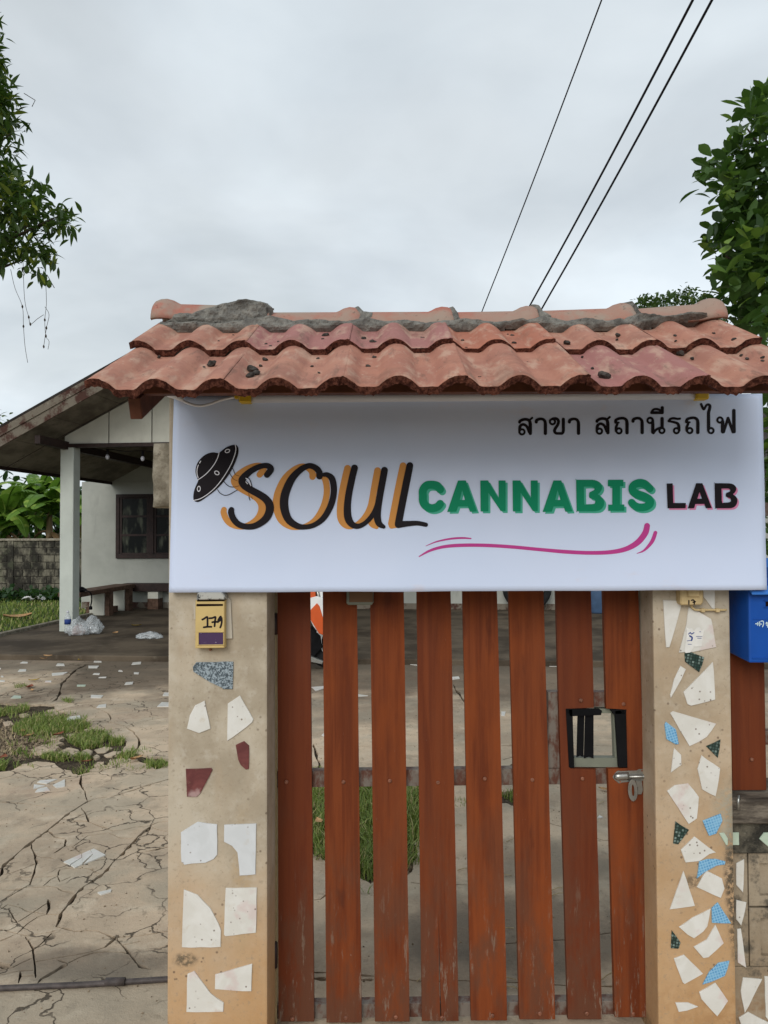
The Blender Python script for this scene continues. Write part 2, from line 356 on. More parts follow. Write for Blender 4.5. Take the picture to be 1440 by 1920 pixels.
def mk_wood():
    m = M_('red_brown_paint', .6, .14); off = m.n('ShaderNodeVectorMath', operation='SCALE'); cbx = m.n('ShaderNodeCombineXYZ'); m.put(cbx.inputs[0], m.objrand()); m.put(cbx.inputs[2], m.objrand())
    m.put(off.inputs[0], cbx.outputs[0]); off.inputs['Scale'].default_value = 9
    o = m.xyz(); g = m.noise(46, 5, .6, st=(1, 1, .045), off=off.outputs[0], dist=.4); a = m.noise(7, 4, .6, st=(1, 1, .3), off=off.outputs[0])
    c = m.mix((.178, .043, .0125), (.116, .026, .0085), m.rng(g, .35, .68)); c = m.mix(c, (.225, .054, .014), m.math('MULTIPLY', m.rng(a, .48, .7), .6))
    c = m.mix(c, (.105, .024, .010), m.math('MULTIPLY', m.rng(m.objrand(), .35, 1.0), .6)); kn = m.noise(5, 3, .5, st=(2.2, 1, .7), off=off.outputs[0]); c = m.mix(c, (.075, .018, .008), m.math('MULTIPLY', m.rng(kn, .66, .74), .7))
    dirt = m.noise(9, 6, .7, st=(1, 1, .35), off=off.outputs[0])
    c = m.mix(c, (.105, .045, .026), m.math('MULTIPLY', m.math('MULTIPLY', m.rng(dirt, .42, .62), m.rng(o[2], .15, .9, 1, .12)), .75))
    fl = m.noise(34, 6, .75, st=(1, 1, .16), off=off.outputs[0])
    c = m.mix(c, (.21, .165, .125), m.math('MULTIPLY', m.math('MULTIPLY', m.rng(fl, .555, .65), m.rng(o[2], .08, .62, 1, .0)), .75))
    c = m.mix(c, (.30, .20, .15), m.math('MULTIPLY', m.rng(m.noise(90, 4, .7, st=(1, 1, .2)), .70, .76), .6))
    m.col(c); m.bump(g, .25, .003); m.put(m.b.inputs['Roughness'], m.rng(a, .3, .7, .55, .8)); return m.m
M['wood'] = mk_wood()
def mk_rail():
    m = M_('rusty_grey_steel', .6, .4); a = m.noise(22, 6, .7, st=(1, 1, .5))
    c = m.mix((.16, .135, .112), (.09, .03, .016), m.rng(a, .42, .58)); c = m.mix(c, (.25, .23, .195), m.math('MULTIPLY', m.rng(m.noise(11, 4), .55, .7), .6)); m.col(c); m.bump(a, .3, .002); return m.m
M['rail'] = mk_rail()
def mk_tile():
    m = M_('terracotta', .88, .2); r = m.objrand(); a = m.noise(9, 6, .62); b = m.noise(70, 4, .6); st = m.noise(16, 5, .6, st=(1.6, .5, .5))
    c = m.mix((.41, .20, .142), (.33, .155, .115), m.rng(a, .35, .65)); c = m.mix(c, (.33, .15, .135), m.rng(r, .55, .8)); c = m.mix(c, (.37, .14, .09), m.math('MULTIPLY', m.rng(r, .28, .12), .8))
    c = m.mix(c, (.50, .345, .26), m.math('MULTIPLY', m.rng(st, .48, .68), .6)); c = m.mix(c, (.20, .105, .075), m.math('MULTIPLY', m.rng(m.noise(5, 6, .7, off=(1, 2, 3)), .50, .68), .6)); c = m.mix(c, (.13, .085, .065), m.math('MULTIPLY', m.rng(m.noise(30, 6, .7, st=(1, .22, .22), off=(0, 4, 0)), .55, .68), .5)); c = m.mix(c, (.55, .43, .34), m.math('MULTIPLY', m.rng(m.noise(42, 5, .75, off=(3, 1, 0)), .60, .70), .45))
    c = m.mix(c, (.12, .07, .05), m.math('MULTIPLY', m.rng(b, .64, .74), .55)); m.col(c); m.bump(b, .3, .003); m.bump(a, .2, .01); return m.m
M['tile'] = mk_tile()
def mk_edge():
    m = M_('broken_tile_edge', .95, .1); a = m.noise(75, 6, .75)
    m.col(m.mix((.045, .014, .010), (.20, .075, .05), m.rng(a, .38, .68))); m.bump(a, 1.0, .012); return m.m
M['tile_edge'] = mk_edge()
def mk_ridge():
    m = M_('ridge_terracotta', .9, .2); r = m.objrand(); a = m.noise(11, 6, .65, st=(.45, 1, 1)); b = m.noise(60, 4)
    c = m.mix((.36, .135, .10), (.33, .20, .155), m.rng(a, .38, .6)); c = m.mix(c, (.30, .245, .20), m.math('MULTIPLY', m.rng(m.noise(6, 5, .6, off=(4, 0, 0)), .38, .56), m.rng(r, .2, .6, .45, 1.0)))
    c = m.mix(c, (.09, .06, .045), m.math('MULTIPLY', m.rng(b, .62, .74), .6)); m.col(c); m.bump(b, .4, .003); return m.m
M['ridge'] = mk_ridge()
def mk_mortar():
    m = M_('grey_mortar', .95, .15); a = m.noise(28, 6, .7); b = m.noise(110, 4, .7)
    c = m.mix((.115, .11, .10), (.235, .225, .20), m.rng(a, .34, .68)); c = m.mix(c, (.06, .055, .048), m.math('MULTIPLY', m.rng(m.noise(9, 5), .56, .7), .6))
    m.col(c); m.bump(a, .8, .012); m.bump(b, .5, .004); return m.m
M['mortar'] = mk_mortar()
def mk_vinyl():
    m = M_('white_vinyl', .42, .4); o = m.xyz()
    wv = m.n('ShaderNodeTexWave', wave_type='BANDS', bands_direction='Z'); m.put(wv.inputs[0], m.pos); wv.inputs['Scale'].default_value = 90; wv.inputs['Distortion'].default_value = 1.2; wv.inputs['Detail'].default_value = 2
    c = m.mix((.565, .655, .845), (.59, .67, .855), m.rng(m.noise(3, 4), .3, .7)); c = m.mix(c, (.555, .615, .785), m.math('MULTIPLY', wv.outputs['Fac'], .22))
    sm = m.noise(7, 5, .6, st=(1, 1, 2)); c = m.mix(c, (.62, .56, .62), m.math('MULTIPLY', m.math('MULTIPLY', m.rng(sm, .58, .72), m.rng(m.math('ABSOLUTE', m.math('SUBTRACT', o[2], 1.76)), .16, .32)), .45))
    m.col(c); m.bump(wv.outputs['Fac'], .05, .0006); m.bump(m.noise(2.2, 2), .12, .02); return m.m
M['vinyl'] = mk_vinyl()
for k, c in dict(ink_black=(.011, .008, .011), ink_orange=(.60, .27, .07), ink_white=(.80, .80, .86), ink_green=(.003, .235, .115), ink_teal=(.065, .41, .29), ink_magenta=(.47, .05, .25), ink_pink=(.66, .23, .40), ink_brown=(.26, .11, .03)).items(): M[k] = flat(k, c, .5)
def mk_shard(name, c1, c2, rough=.35, scale=12):
    m = M_(name, rough, .4); r = m.objrand(); a = m.noise(scale, 6, .6, dist=.8); c = m.mix(c1, c2, m.rng(a, .38, .66))
    c = m.mix(c, (.56, .42, .40), m.math('MULTIPLY', m.math('MULTIPLY', m.rng(m.noise(10, 4, off=(8, 2, 0)), .55, .66), m.rng(r, .4, .6)), .5))
    v = m.voro(55); c = m.mix(c, (.12, .075, .05), m.math('MULTIPLY', m.math('MULTIPLY', m.rng(v.outputs['Distance'], .1, .2, 1, 0), m.rng(m.noise(7, 3), .5, .6)), .85))
    c = m.mix(c, (.42, .33, .2), m.math('MULTIPLY', m.rng(m.noise(20, 5, .7), .58, .75), .3))
    m.col(c); return m.m
M['shard_white'] = mk_shard('white_marble_shard', (.60, .585, .54), (.66, .65, .615)); M['shard_blueish'] = mk_shard('bluish_white_shard', (.55, .57, .585), (.60, .62, .64))
M['shard_maroon'] = mk_shard('maroon_shard', (.105, .026, .026), (.16, .045, .042), .4, 18); M['shard_pale_green'] = mk_shard('pale_green_shard', (.40, .49, .39), (.46, .54, .44))
def mk_granite():
    m = M_('blue_grey_granite', .4, .4); a = m.noise(210, 3, .6); c = m.mix((.05, .07, .085), (.30, .36, .40), m.rng(a, .42, .6)); m.col(c); return m.m
M['granite'] = mk_granite()
def mk_mosaic(name, cell, grout, hi, size, rot):
    m = M_(name, .3, .5); mp = m.n('ShaderNodeMapping'); m.put(mp.inputs[0], m.pos); mp.inputs['Rotation'].default_value = (radians(90), 0, 0); m2 = m.n('ShaderNodeMapping'); m.put(m2.inputs[0], mp.outputs[0]); m2.inputs['Rotation'].default_value = (0, 0, rot)
    b = m.n('ShaderNodeTexBrick', offset=0.0, squash=1.0); m.put(b.inputs['Vector'], m2.outputs[0]); b.inputs['Scale'].default_value = 1 / size
    b.inputs['Brick Width'].default_value = 1; b.inputs['Row Height'].default_value = 1; b.inputs['Mortar Size'].default_value = .16; b.inputs['Mortar Smooth'].default_value = .1; b.inputs['Bias'].default_value = -.3
    b.inputs['Color1'].default_value = (*cell, 1); b.inputs['Color2'].default_value = (*hi, 1); b.inputs['Mortar'].default_value = (*grout, 1)
    m.col(m.mix(b.outputs['Color'], grout, m.rng(m.noise(24, 3), .55, .65, 0, .5))); return m.m
M['mosaic_blue'] = mk_mosaic('blue_mosaic_shard', (.085, .27, .50), (.24, .46, .64), (.13, .36, .58), .0085, .3)
M['mosaic_green'] = mk_mosaic('green_mosaic_shard', (.012, .040, .032), (.008, .022, .018), (.25, .33, .30), .0095, -.2)
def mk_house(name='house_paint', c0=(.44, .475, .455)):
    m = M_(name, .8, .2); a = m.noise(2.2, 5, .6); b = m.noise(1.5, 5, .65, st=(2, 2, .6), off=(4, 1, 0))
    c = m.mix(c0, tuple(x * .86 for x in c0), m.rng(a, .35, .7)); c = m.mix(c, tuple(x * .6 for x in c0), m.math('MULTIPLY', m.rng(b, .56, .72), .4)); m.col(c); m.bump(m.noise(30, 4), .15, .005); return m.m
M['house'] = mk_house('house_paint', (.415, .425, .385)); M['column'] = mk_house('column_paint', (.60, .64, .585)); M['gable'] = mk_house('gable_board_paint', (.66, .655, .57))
def mk_soffit():
    m = M_('bare_cement_sheet', .9, .15); a = m.noise(2.2, 6, .65, st=(1, .5, 1)); c = m.mix((.26, .235, .19), (.125, .108, .085), m.rng(a, .36, .66)); c = m.mix(c, (.06, .05, .04), m.math('MULTIPLY', m.rng(m.noise(5, 6, .7), .56, .72), .55)); m.col(c); return m.m
M['soffit'] = mk_soffit()
def mk_barge():
    m = M_('peeling_barge_paint', .85, .2); a = m.noise(4, 6, .7, st=(1, .4, 1)); c = m.mix((.19, .165, .13), (.075, .036, .028), m.rng(a, .45, .58)); c = m.mix(c, (.32, .29, .24), m.math('MULTIPLY', m.rng(m.noise(6, 5, .7, off=(3, 3, 3)), .6, .68), .7)); m.col(c); return m.m
M['barge'] = mk_barge()
M['dark_wood'] = plain('dark_wood', (.026, .012, .010), .6, .35, var=.35, scale=14); M['bench_wood'] = plain('old_bench_wood', (.12, .072, .05), .75, .2, var=.4, scale=12); M['brown_wood'] = plain('brown_batten', (.10, .036, .020), .7, .25, var=.35, scale=14)
M['roof_dark'] = plain('dark_roof_sheet', (.032, .027, .024), .85, .2, var=.4, scale=3)
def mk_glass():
    m = M_('dark_window_glass', .25, .12); a = m.noise(3.2, 4, .5, st=(2.2, 2.2, .7)); m.col(m.mix((.007, .009, .009), (.10, .108, .08), m.rng(a, .50, .72))); return m.m  # pale blotches painted into the pane colour for reflections and a curtain behind
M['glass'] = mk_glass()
def mk_block():
    m = M_('mouldy_block', .95, .1); a = m.noise(2.6, 7, .72, st=(1, 1, .6)); r = m.objrand(); d = m.math('ADD', a, m.math('MULTIPLY', m.math('SUBTRACT', r, .5), .07))
    c = m.mix((.20, .185, .14), (.032, .030, .025), m.rng(d, .36, .56)); c = m.mix(c, (.11, .12, .075), m.math('MULTIPLY', m.rng(m.noise(4, 5), .55, .7), .4)); m.col(c); m.bump(m.noise(16, 5), .5, .02); return m.m
M['block'] = mk_block(); 
def mk_rough():
    m = M_('rough_concrete', .95, .15); a = m.noise(13, 6, .7); b = m.noise(48, 5, .7); v = m.voro(30, 'DISTANCE_TO_EDGE')
    c = m.mix((.33, .30, .24), (.16, .14, .105), m.rng(a, .36, .66)); c = m.mix(c, (.09, .075, .055), m.math('MULTIPLY', m.rng(b, .58, .7), .6)); m.col(c); m.bump(b, .7, .01); m.bump(a, .5, .02); return m.m
M['rough'] = mk_rough()
def mk_moss():
    m = M_('black_mould_concrete', .95, .1); a = m.noise(12, 6, .7); b = m.noise(70, 5, .75); c = m.mix((.035, .033, .028), (.14, .125, .095), m.rng(a, .4, .66)); c = m.mix(c, (.24, .22, .17), m.math('MULTIPLY', m.rng(b, .6, .7), .5)); m.col(c); m.bump(b, .8, .008); return m.m
M['moss'] = mk_moss()
def mk_coping():
    m = M_('grey_coping', .9, .15); a = m.noise(16, 6, .7, st=(.4, 1, 1.6)); c = m.mix((.20, .17, .135), (.055, .045, .036), m.rng(a, .36, .64)); m.col(c); m.bump(a, .5, .006); return m.m
M['coping'] = mk_coping()
M['wall_beige'] = mk_plaster(-.2, 1.0, .25, tint=.68, mould=.9)
M['yellow_box'] = plain('cream_yellow_plastic', (.54, .395, .155), .5, .4, var=.08); M['cream'] = plain('aged_cream_plastic', (.49, .37, .19), .55, .35, var=.12, scale=30); M['pale_plate'] = plain('pale_plate', (.47, .43, .36), .5, .4, var=.06)
def mk_hood():
    m = M_('worn_grey_metal', .5, .4, .3); a = m.noise(60, 5, .65); m.col(m.mix((.40, .40, .37), (.05, .05, .048), m.rng(a, .55, .64))); return m.m
M['hood'] = mk_hood(); M['black'] = plain('black_rubber', (.007, .007, .008), .8, .08, var=.3); M['dark_gap'] = plain('dark_slot', (.010, .004, .004), .9, .1)
def mk_purple():
    m = M_('purple_name_card', .25, .5); a = m.noise(120, 4, .7); m.col(m.mix((.060, .030, .085), (.45, .40, .5), m.rng(a, .64, .70))); return m.m
M['purple'] = mk_purple()
def mk_steel():
    m = M_('zinc_steel', .38, .5, .85); a = m.noise(40, 5); m.col(m.mix((.36, .36, .34), (.24, .24, .22), m.rng(a, .4, .65))); m.put(m.b.inputs['Roughness'], m.rng(a, .3, .7, .3, .5)); return m.m
M['steel'] = mk_steel(); M['bolt'] = plain('painted_bolt', (.20, .075, .04), .5, .5, var=.4, scale=60)
M['blue'] = plain('blue_plastic', (.004, .066, .33), .45, .25, var=.08); M['blue_lid'] = plain('blue_plastic_lid', (.03, .17, .56), .35, .5, var=.06)
M['tube_white'] = plain('white_plastic', (.62, .63, .70), .4, .4, var=.03); M['yellow_cap'] = plain('yellow_plastic', (.55, .36, .02), .45, .4, var=.08); M['cable_white'] = plain('white_cable', (.66, .66, .70), .45, .4, var=.03)
M['cable_black'] = plain('black_cable', (.012, .011, .016), .6, .3); M['pipe'] = plain('rusty_steel_pipe', (.062, .050, .047), .6, .4, var=.35, scale=30)
M['crumb'] = plain('grey_crumb', (.055, .05, .045), .95, .1, var=.5, scale=60); M['box_brown'] = plain('box_brown', (.14, .072, .032), .6, .35, var=.1); M['box_rim'] = plain('box_grey_green', (.17, .18, .14), .55, .35, var=.12)
M['paper'] = plain('torn_white_paper', (.68, .67, .64), .7, .2, var=.06, scale=50); M['ink_blue'] = flat('ink_blue', (.03, .06, .22)); M['ink_pale'] = flat('ink_pale', (.55, .70, .72))
def leafmat(name, a, b, hi, trans=.35):
    m = M_(name, .45, .35); r = m.island(); c = m.mix(a, b, r); c = m.mix(c, hi, m.rng(r, .80, .97)); m.col(c)
    t = m.n('ShaderNodeBsdfTranslucent'); m.put(t.inputs[0], m.mix(c, (.10, .22, .01), .35)); x = m.n('ShaderNodeMixShader'); x.inputs[0].default_value = trans
    m.nt.links.new(m.b.outputs[0], x.inputs[1]); m.nt.links.new(t.outputs[0], x.inputs[2]); m.nt.links.new(x.outputs[0], m.nt.nodes['Material Output'].inputs[0]); return m.m
M['leaf_mango'] = leafmat('mango_leaf', (.026, .055, .014), (.06, .105, .022), (.20, .24, .03)); M['leaf_broad'] = leafmat('broad_leaf', (.026, .062, .017), (.075, .145, .030), (.21, .33, .05))
M['leaf_far'] = leafmat('far_leaf', (.04, .075, .025), (.08, .12, .035), (.14, .18, .05)); M['leaf_banana'] = leafmat('banana_leaf', (.10, .21, .026), (.19, .33, .045), (.30, .42, .08), .4); M['leaf_dry'] = leafmat('dry_banana_leaf', (.17, .10, .05), (.28, .19, .10), (.32, .24, .14), .25)
M['gravel'] = plain('litter_gravel', (.20, .155, .105), .95, .1, var=.6, scale=45)
M['grass'] = leafmat('grass_blade', (.13, .20, .036), (.29, .35, .085), (.50, .43, .20), .3); M['cover'] = leafmat('ground_cover_leaf', (.018, .048, .016), (.035, .085, .026), (.07, .13, .035)); M['lawn'] = plain('lawn_soil', (.05, .07, .024), .95, .1, var=.5, scale=8)
M['bark'] = plain('bark', (.055, .042, .03), .9, .15, var=.35, scale=14); M['leaf_tan'] = plain('dry_tan_leaf', (.42, .25, .12), .8, .2, var=.25, scale=40); M['leaf_yellow'] = plain('yellow_leaf', (.52, .36, .04), .7, .2, var=.2, scale=40); M['leaf_red'] = plain('red_brown_leaf', (.20, .065, .035), .8, .2, var=.3, scale=40); M['straw'] = plain('straw', (.42, .34, .2), .8, .2, var=.2, scale=40)
M['orange_paint'] = plain('orange_fairing', (.56, .085, .012), .3, .5, var=.06); M['white_paint'] = plain('white_fairing', (.72, .73, .73), .3, .5, var=.04); M['tyre'] = plain('tyre_rubber', (.014, .014, .015), .85, .2, var=.3)
M['tub_blue'] = plain('faded_blue_plastic', (.06, .11, .20), .5, .4, var=.12)
def mk_clear(name, c, a):
    m = M_(name, .12, .5); m.col(c); t = m.n('ShaderNodeBsdfTransparent'); x = m.n('ShaderNodeMixShader'); f = m.noise(40, 3); m.put(x.inputs[0], m.rng(f, .3, .7, a - .2, a + .2))
    m.nt.links.new(t.outputs[0], x.inputs[1]); m.nt.links.new(m.b.outputs[0], x.inputs[2]); m.nt.links.new(x.outputs[0], m.nt.nodes['Material Output'].inputs[0]); return m.m
M['clear'] = mk_clear('clear_plastic', (.62, .66, .68), .42); M['bag_pink'] = mk_clear('pinkish_film', (.66, .52, .50), .6); M['foil'] = plain('crumpled_foil', (.62, .62, .62), .25, .5, .7, var=.3, scale=30)
# ------------------------------------------------------------------ the ground
bm = B(); bmesh.ops.create_grid(bm, x_segments=60, y_segments=60, size=300); bmesh.ops.translate(bm, verts=bm.verts[:], vec=(0, 200, -.02))
g_ = fin('ground', bm, M['soil']); tag(g_, kind='structure')
CR = []                                                                  # cracks: photo polylines, half widths in photo pixels
def c7(w, *p): CR.append((crop(0, 1540, 4.235, p), w))
def c6(w, *p): CR.append((crop(0, 1200, 4.235, p), w))
def cp(w, *p): CR.append((list(p), w))
c7(1.5, (470, 0), (380, 75), (300, 130), (245, 170), (140, 255), (35, 345), (25, 400), (0, 440), (-60, 470), (-200, 560))
c7(.8, (245, 170), (280, 270), (290, 335), (265, 430), (240, 500), (150, 555), (60, 610), (0, 640), (-90, 680)); c7(1, (380, 75), (440, 125), (525, 140), (515, 200), (430, 255)); c7(.55, (525, 200), (580, 205), (650, 250))
c7(.8, (-80, 560), (0, 545), (100, 550), (200, 525), (300, 520), (380, 515), (450, 530), (500, 555), (605, 575)); c7(.8, (290, 335), (200, 370), (100, 405), (30, 420)); c7(.6, (290, 270), (370, 290), (430, 300))
c7(.65, (360, 440), (460, 430), (480, 380), (600, 365), (720, 380), (810, 415))
c7(1.5, (1200, 40), (1080, 140), (980, 250), (905, 320), (830, 410), (730, 480), (660, 525), (605, 580), (550, 650), (480, 730), (465, 790), (440, 840), (520, 860), (600, 875), (700, 865), (780, 870), (860, 905), (940, 945), (1000, 1010), (1040, 1060), (1110, 1150), (1200, 1180))
c7(.7, (480, -20), (700, 0), (800, 40), (900, 75), (980, 65), (1080, 45), (1180, 40), (1250, 10), (1340, 0), (1500, -30)); c7(.6, (1180, 40), (1260, 70), (1340, 85), (1500, 110)); c7(.5, (860, 90), (960, 130), (1080, 138))
c7(.4, (580, 200), (700, 115), (860, 92)); c7(.4, (1060, 185), (1200, 170), (1330, 150), (1500, 140)); c7(1.3, (1080, 250), (1180, 235), (1330, 205), (1480, 180)); c7(.5, (240, 440), (360, 440)); c7(.7, (340, 512), (400, 460), (460, 432)); c7(.6, (450, 532), (490, 550), (600, 560))
c7(.4, (560, 440), (470, 480), (450, 430)); c7(.6, (0, 850), (80, 870), (145, 885), (220, 910), (300, 900), (400, 885), (440, 870)); c7(.8, (145, 885), (70, 915), (0, 945), (-80, 990)); c7(.6, (145, 885), (220, 810), (300, 760), (360, 740), (465, 742))
c7(1.2, (380, 620), (385, 690), (365, 738)); c7(.4, (380, 640), (300, 700), (140, 800), (60, 700)); c7(.9, (200, 910), (265, 1010), (270, 1080), (275, 1150), (280, 1250)); c7(.5, (410, 890), (340, 960), (270, 1020))
c7(.9, (280, 1115), (420, 1090), (600, 1065), (720, 1040), (830, 1000), (900, 935)); c7(1.1, (450, 1100), (540, 1130), (640, 1080), (740, 1045), (850, 1035), (980, 1040), (1045, 1055)); c7(2.6, (540, 1130), (440, 1190), (330, 1250), (300, 1285))
c7(.9, (-60, 1200), (100, 1160), (200, 1110), (265, 1080)); c7(1, (0, 1218), (150, 1188), (275, 1187)); c7(3.5, (-80, 1130), (20, 1152), (75, 1166)); c7(.9, (150, 1190), (150, 1285)); c7(.8, (150, 1232), (280, 1230)); c7(.5, (920, 925), (1080, 910), (1330, 875), (1500, 850)); c7(.7, (980, 980), (1130, 945))
c7(.5, (0, 700), (60, 660), (160, 690), (220, 715), (350, 735)); c7(.5, (110, 440), (240, 440), (270, 430))
c6(1.2, (690, 195), (600, 235), (540, 300), (490, 345), (480, 400), (465, 455), (400, 500)); c6(.5, (-80, 350), (0, 345), (200, 335), (490, 342)); c6(.6, (465, 455), (560, 490), (700, 510), (770, 545), (860, 580), (880, 620), (870, 640))
c6(1.1, (680, 645), (850, 650), (1000, 685), (1060, 730), (1110, 790), (1100, 850), (1050, 900)); c6(.4, (1000, 685), (1140, 640), (1340, 610), (1500, 600)); c6(.7, (-60, 460), (0, 440), (120, 400), (210, 375)); c6(.5, (200, 460), (350, 440), (480, 420)); c6(1, (1100, 930), (1340, 940), (1500, 950))
c6(.8, (655, 1065), (630, 1140), (680, 1200), (690, 1280)); c6(1.4, (1500, 1050), (1340, 1105), (1150, 1160), (1000, 1210), (900, 1240), (780, 1255), (700, 1280), (620, 1330), (540, 1380), (480, 1430), (380, 1515)); c6(.9, (-60, 1290), (0, 1285), (90, 1295), (220, 1305), (400, 1325), (540, 1325), (620, 1330))
c6(.8, (640, 1330), (690, 1390), (700, 1440), (800, 1475), (900, 1512)); c6(.4, (470, 1465), (600, 1445), (700, 1443)); c6(.7, (-20, 1100), (140, 1090), (300, 1090), (450, 1080)); c6(.8, (620, 650), (660, 600), (690, 640)); c6(.5, (520, 545), (580, 570), (650, 620))
c6(.7, (910, 850), (970, 870), (1000, 815)); c6(.5, (650, 965), (720, 1000), (830, 960)); c6(.5, (700, 1020), (830, 1000)); c6(.4, (0, 100), (250, 20))
cp(.8, (500, 1300), (590, 1300), (680, 1299), (800, 1299), (950, 1299), (1200, 1298)); cp(.7, (480, 1403), (600, 1400), (700, 1399), (860, 1397), (1000, 1399), (1210, 1398)); cp(1.3, (850, 1283), (858, 1298), (868, 1312), (880, 1326), (900, 1345)); cp(1.3, (588, 1395), (593, 1418), (600, 1436), (590, 1450), (570, 1462))
cp(1, (480, 1825), (590, 1824), (640, 1826), (700, 1830), (800, 1842), (870, 1838), (1000, 1845), (1140, 1850), (1240, 1850)); cp(.7, (940, 1425), (960, 1420), (990, 1412)); cp(.9, (930, 1460), (950, 1440), (975, 1425), (1040, 1410)); cp(.8, (770, 1655), (790, 1657), (880, 1660)); cp(.6, (560, 1690), (600, 1686), (640, 1650)); cp(.8, (860, 1450), (900, 1440), (950, 1450)); cp(.6, (1020, 1540), (1130, 1575), (1220, 1576)); cp(.7, (940, 1770), (1060, 1762), (1200, 1740)); cp(.5, (480, 1240), (700, 1238), (1000, 1238), (1210, 1238)); cp(2.2, (-260, 1859), (-60, 1853), (100, 1848), (210, 1842), (330, 1836), (700, 1836))
HOLES = [crop(0, 1200, 4.235, [(-260, 500), (0, 500), (150, 520), (300, 505), (400, 505), (480, 560), (560, 600), (660, 640), (740, 690), (860, 760), (980, 790), (1010, 860), (1060, 895), (1320, 965), (1320, 1010), (1180, 1010), (1050, 950), (900, 940), (860, 985), (740, 980), (700, 1050), (600, 1070), (520, 1020), (330, 960), (180, 1000), (0, 1040), (-260, 1060)]),
         [(575, 1478), (640, 1472), (720, 1480), (790, 1478), (800, 1530), (788, 1570), (775, 1625), (740, 1642), (690, 1655), (640, 1625), (590, 1605), (570, 1560)],
         [(930, 1484), (975, 1480), (1000, 1492), (965, 1504), (930, 1502)]]
def crack_slab():
    V = []; E = []; quads = []
    def loop(pts):
        i0 = len(V); V.extend(pts); n = len(pts); E.extend((i0 + i, i0 + (i + 1) % n) for i in range(n))
    dom = [(-9, -4), (9, -4), (9, 19.5), (-9, 19.5)]
    loop([Vector(p) for p in dom])
    holes = []
    for h in HOLES:
        q = catmull(h, 8, True); w = []
        for k, p in enumerate(q):
            p = G(*p); nz = noise.noise_vector(Vector((p.x * 9, p.y * 9, 3))); n2 = noise.noise_vector(Vector((p.x * 31, p.y * 31, 7))); w.append(Vector((p.x + nz.x * .06 + n2.x * .03, p.y + nz.y * .08 + n2.y * .03)))
        loop(w); holes.append(w)
    for pl, hw in CR:
        pts = []
        for a, b in zip(pl, pl[1:]):
            L = math.hypot(b[0] - a[0], b[1] - a[1]); n = max(1, int(L / 4.5))
            pts += [(a[0] + (b[0] - a[0]) * t / n, a[1] + (b[1] - a[1]) * t / n) for t in range(n)]
        pts.append(pl[-1]); N = len(pts); W_ = []
        for i, p in enumerate(pts):
            g = G(*p); j = noise.noise_vector(Vector((g.x * 7, g.y * 7, hw))); k = noise.noise(Vector((g.x * 23, g.y * 23, 1))) * 2.2
            px = 1450 / g.y; s = .8 / px * (1 + abs(j.z))
            W_.append((Vector((g.x + j.x * 2.2 * s + k * s, g.y + j.y * 4 * s)), hw / px * (1.0 + .75 * k + .5 * j.z)))
        for i in range(N - 1):
            (a, wa), (b, wb) = W_[i], W_[i + 1]
            d = (b - a)
            if d.length < 1e-6: continue
            nn = Vector((-d.y, d.x)).normalized()
            pa = (W_[i + 1][0] - W_[max(i - 1, 0)][0]); na = Vector((-pa.y, pa.x)).normalized()
            pb = (W_[min(i + 2, N - 1)][0] - W_[i][0]); nb = Vector((-pb.y, pb.x)).normalized()
            ea = .0012 if i == 0 else max(.0034, min(wa * 1.7, .036)); eb = .0012 if i == N - 2 else max(.0034, min(wb * 1.7, .036))
            q = [a + na * ea, b + nb * eb, b - nb * eb, a - na * ea]; quads.append(q)
            i0 = len(V); V.extend(q); E.append((i0, i0 + 1)); E.append((i0 + 2, i0 + 3))
            if i == 0: E.append((i0 + 3, i0))
            if i == N - 2: E.append((i0 + 1, i0 + 2))
    # a coarse lattice so that no triangle is a sliver across the whole yard
    for ix in range(-17, 18):
        for iy in range(-7, 39): V.append(Vector((ix * .5 + .013 * (iy % 3), iy * .5 + .017 * (ix % 3))))
    rv, re, rf, *_ = delaunay_2d_cdt(V, E, [], 0, 1e-5)
    rv = np.array([tuple(v) for v in rv]); tri = np.array([f for f in rf if len(f) == 3]); c = rv[tri].mean(1)
    kill = (np.abs(c[:, 0]) > 9) | (c[:, 1] < -4) | (c[:, 1] > 19.5)
    for q in quads:
        q = np.array([tuple(p) for p in q]); lo, hi = q.min(0), q.max(0); sel = np.where((c[:, 0] >= lo[0]) & (c[:, 0] <= hi[0]) & (c[:, 1] >= lo[1]) & (c[:, 1] <= hi[1]))[0]
        if len(sel): kill[sel] |= sd_poly(c[sel, 0], c[sel, 1], [tuple(p) for p in q]) < 1e-6
    for h in holes: kill |= sd_poly(c[:, 0], c[:, 1], [tuple(p) for p in h]) < 0
    tri = tri[~kill]
    cnt = {}
    for t in tri:
        for k in range(3):
            a, b = int(t[k]), int(t[(k + 1) % 3]); cnt.setdefault((min(a, b), max(a, b)), []).append((a, b))
    z = lambda x, y: .0
    verts = [(x, y, 0) for x, y in rv] + [(x, y, -.03) for x, y in rv]; n = len(rv); faces = [tuple(int(i) for i in t) for t in tri]
    for k, l in cnt.items():
        if len(l) == 1: a, b = l[0]; faces.append((b, a, a + n, b + n))
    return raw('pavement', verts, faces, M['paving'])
pavement = crack_slab(); tag(pavement, kind='structure')
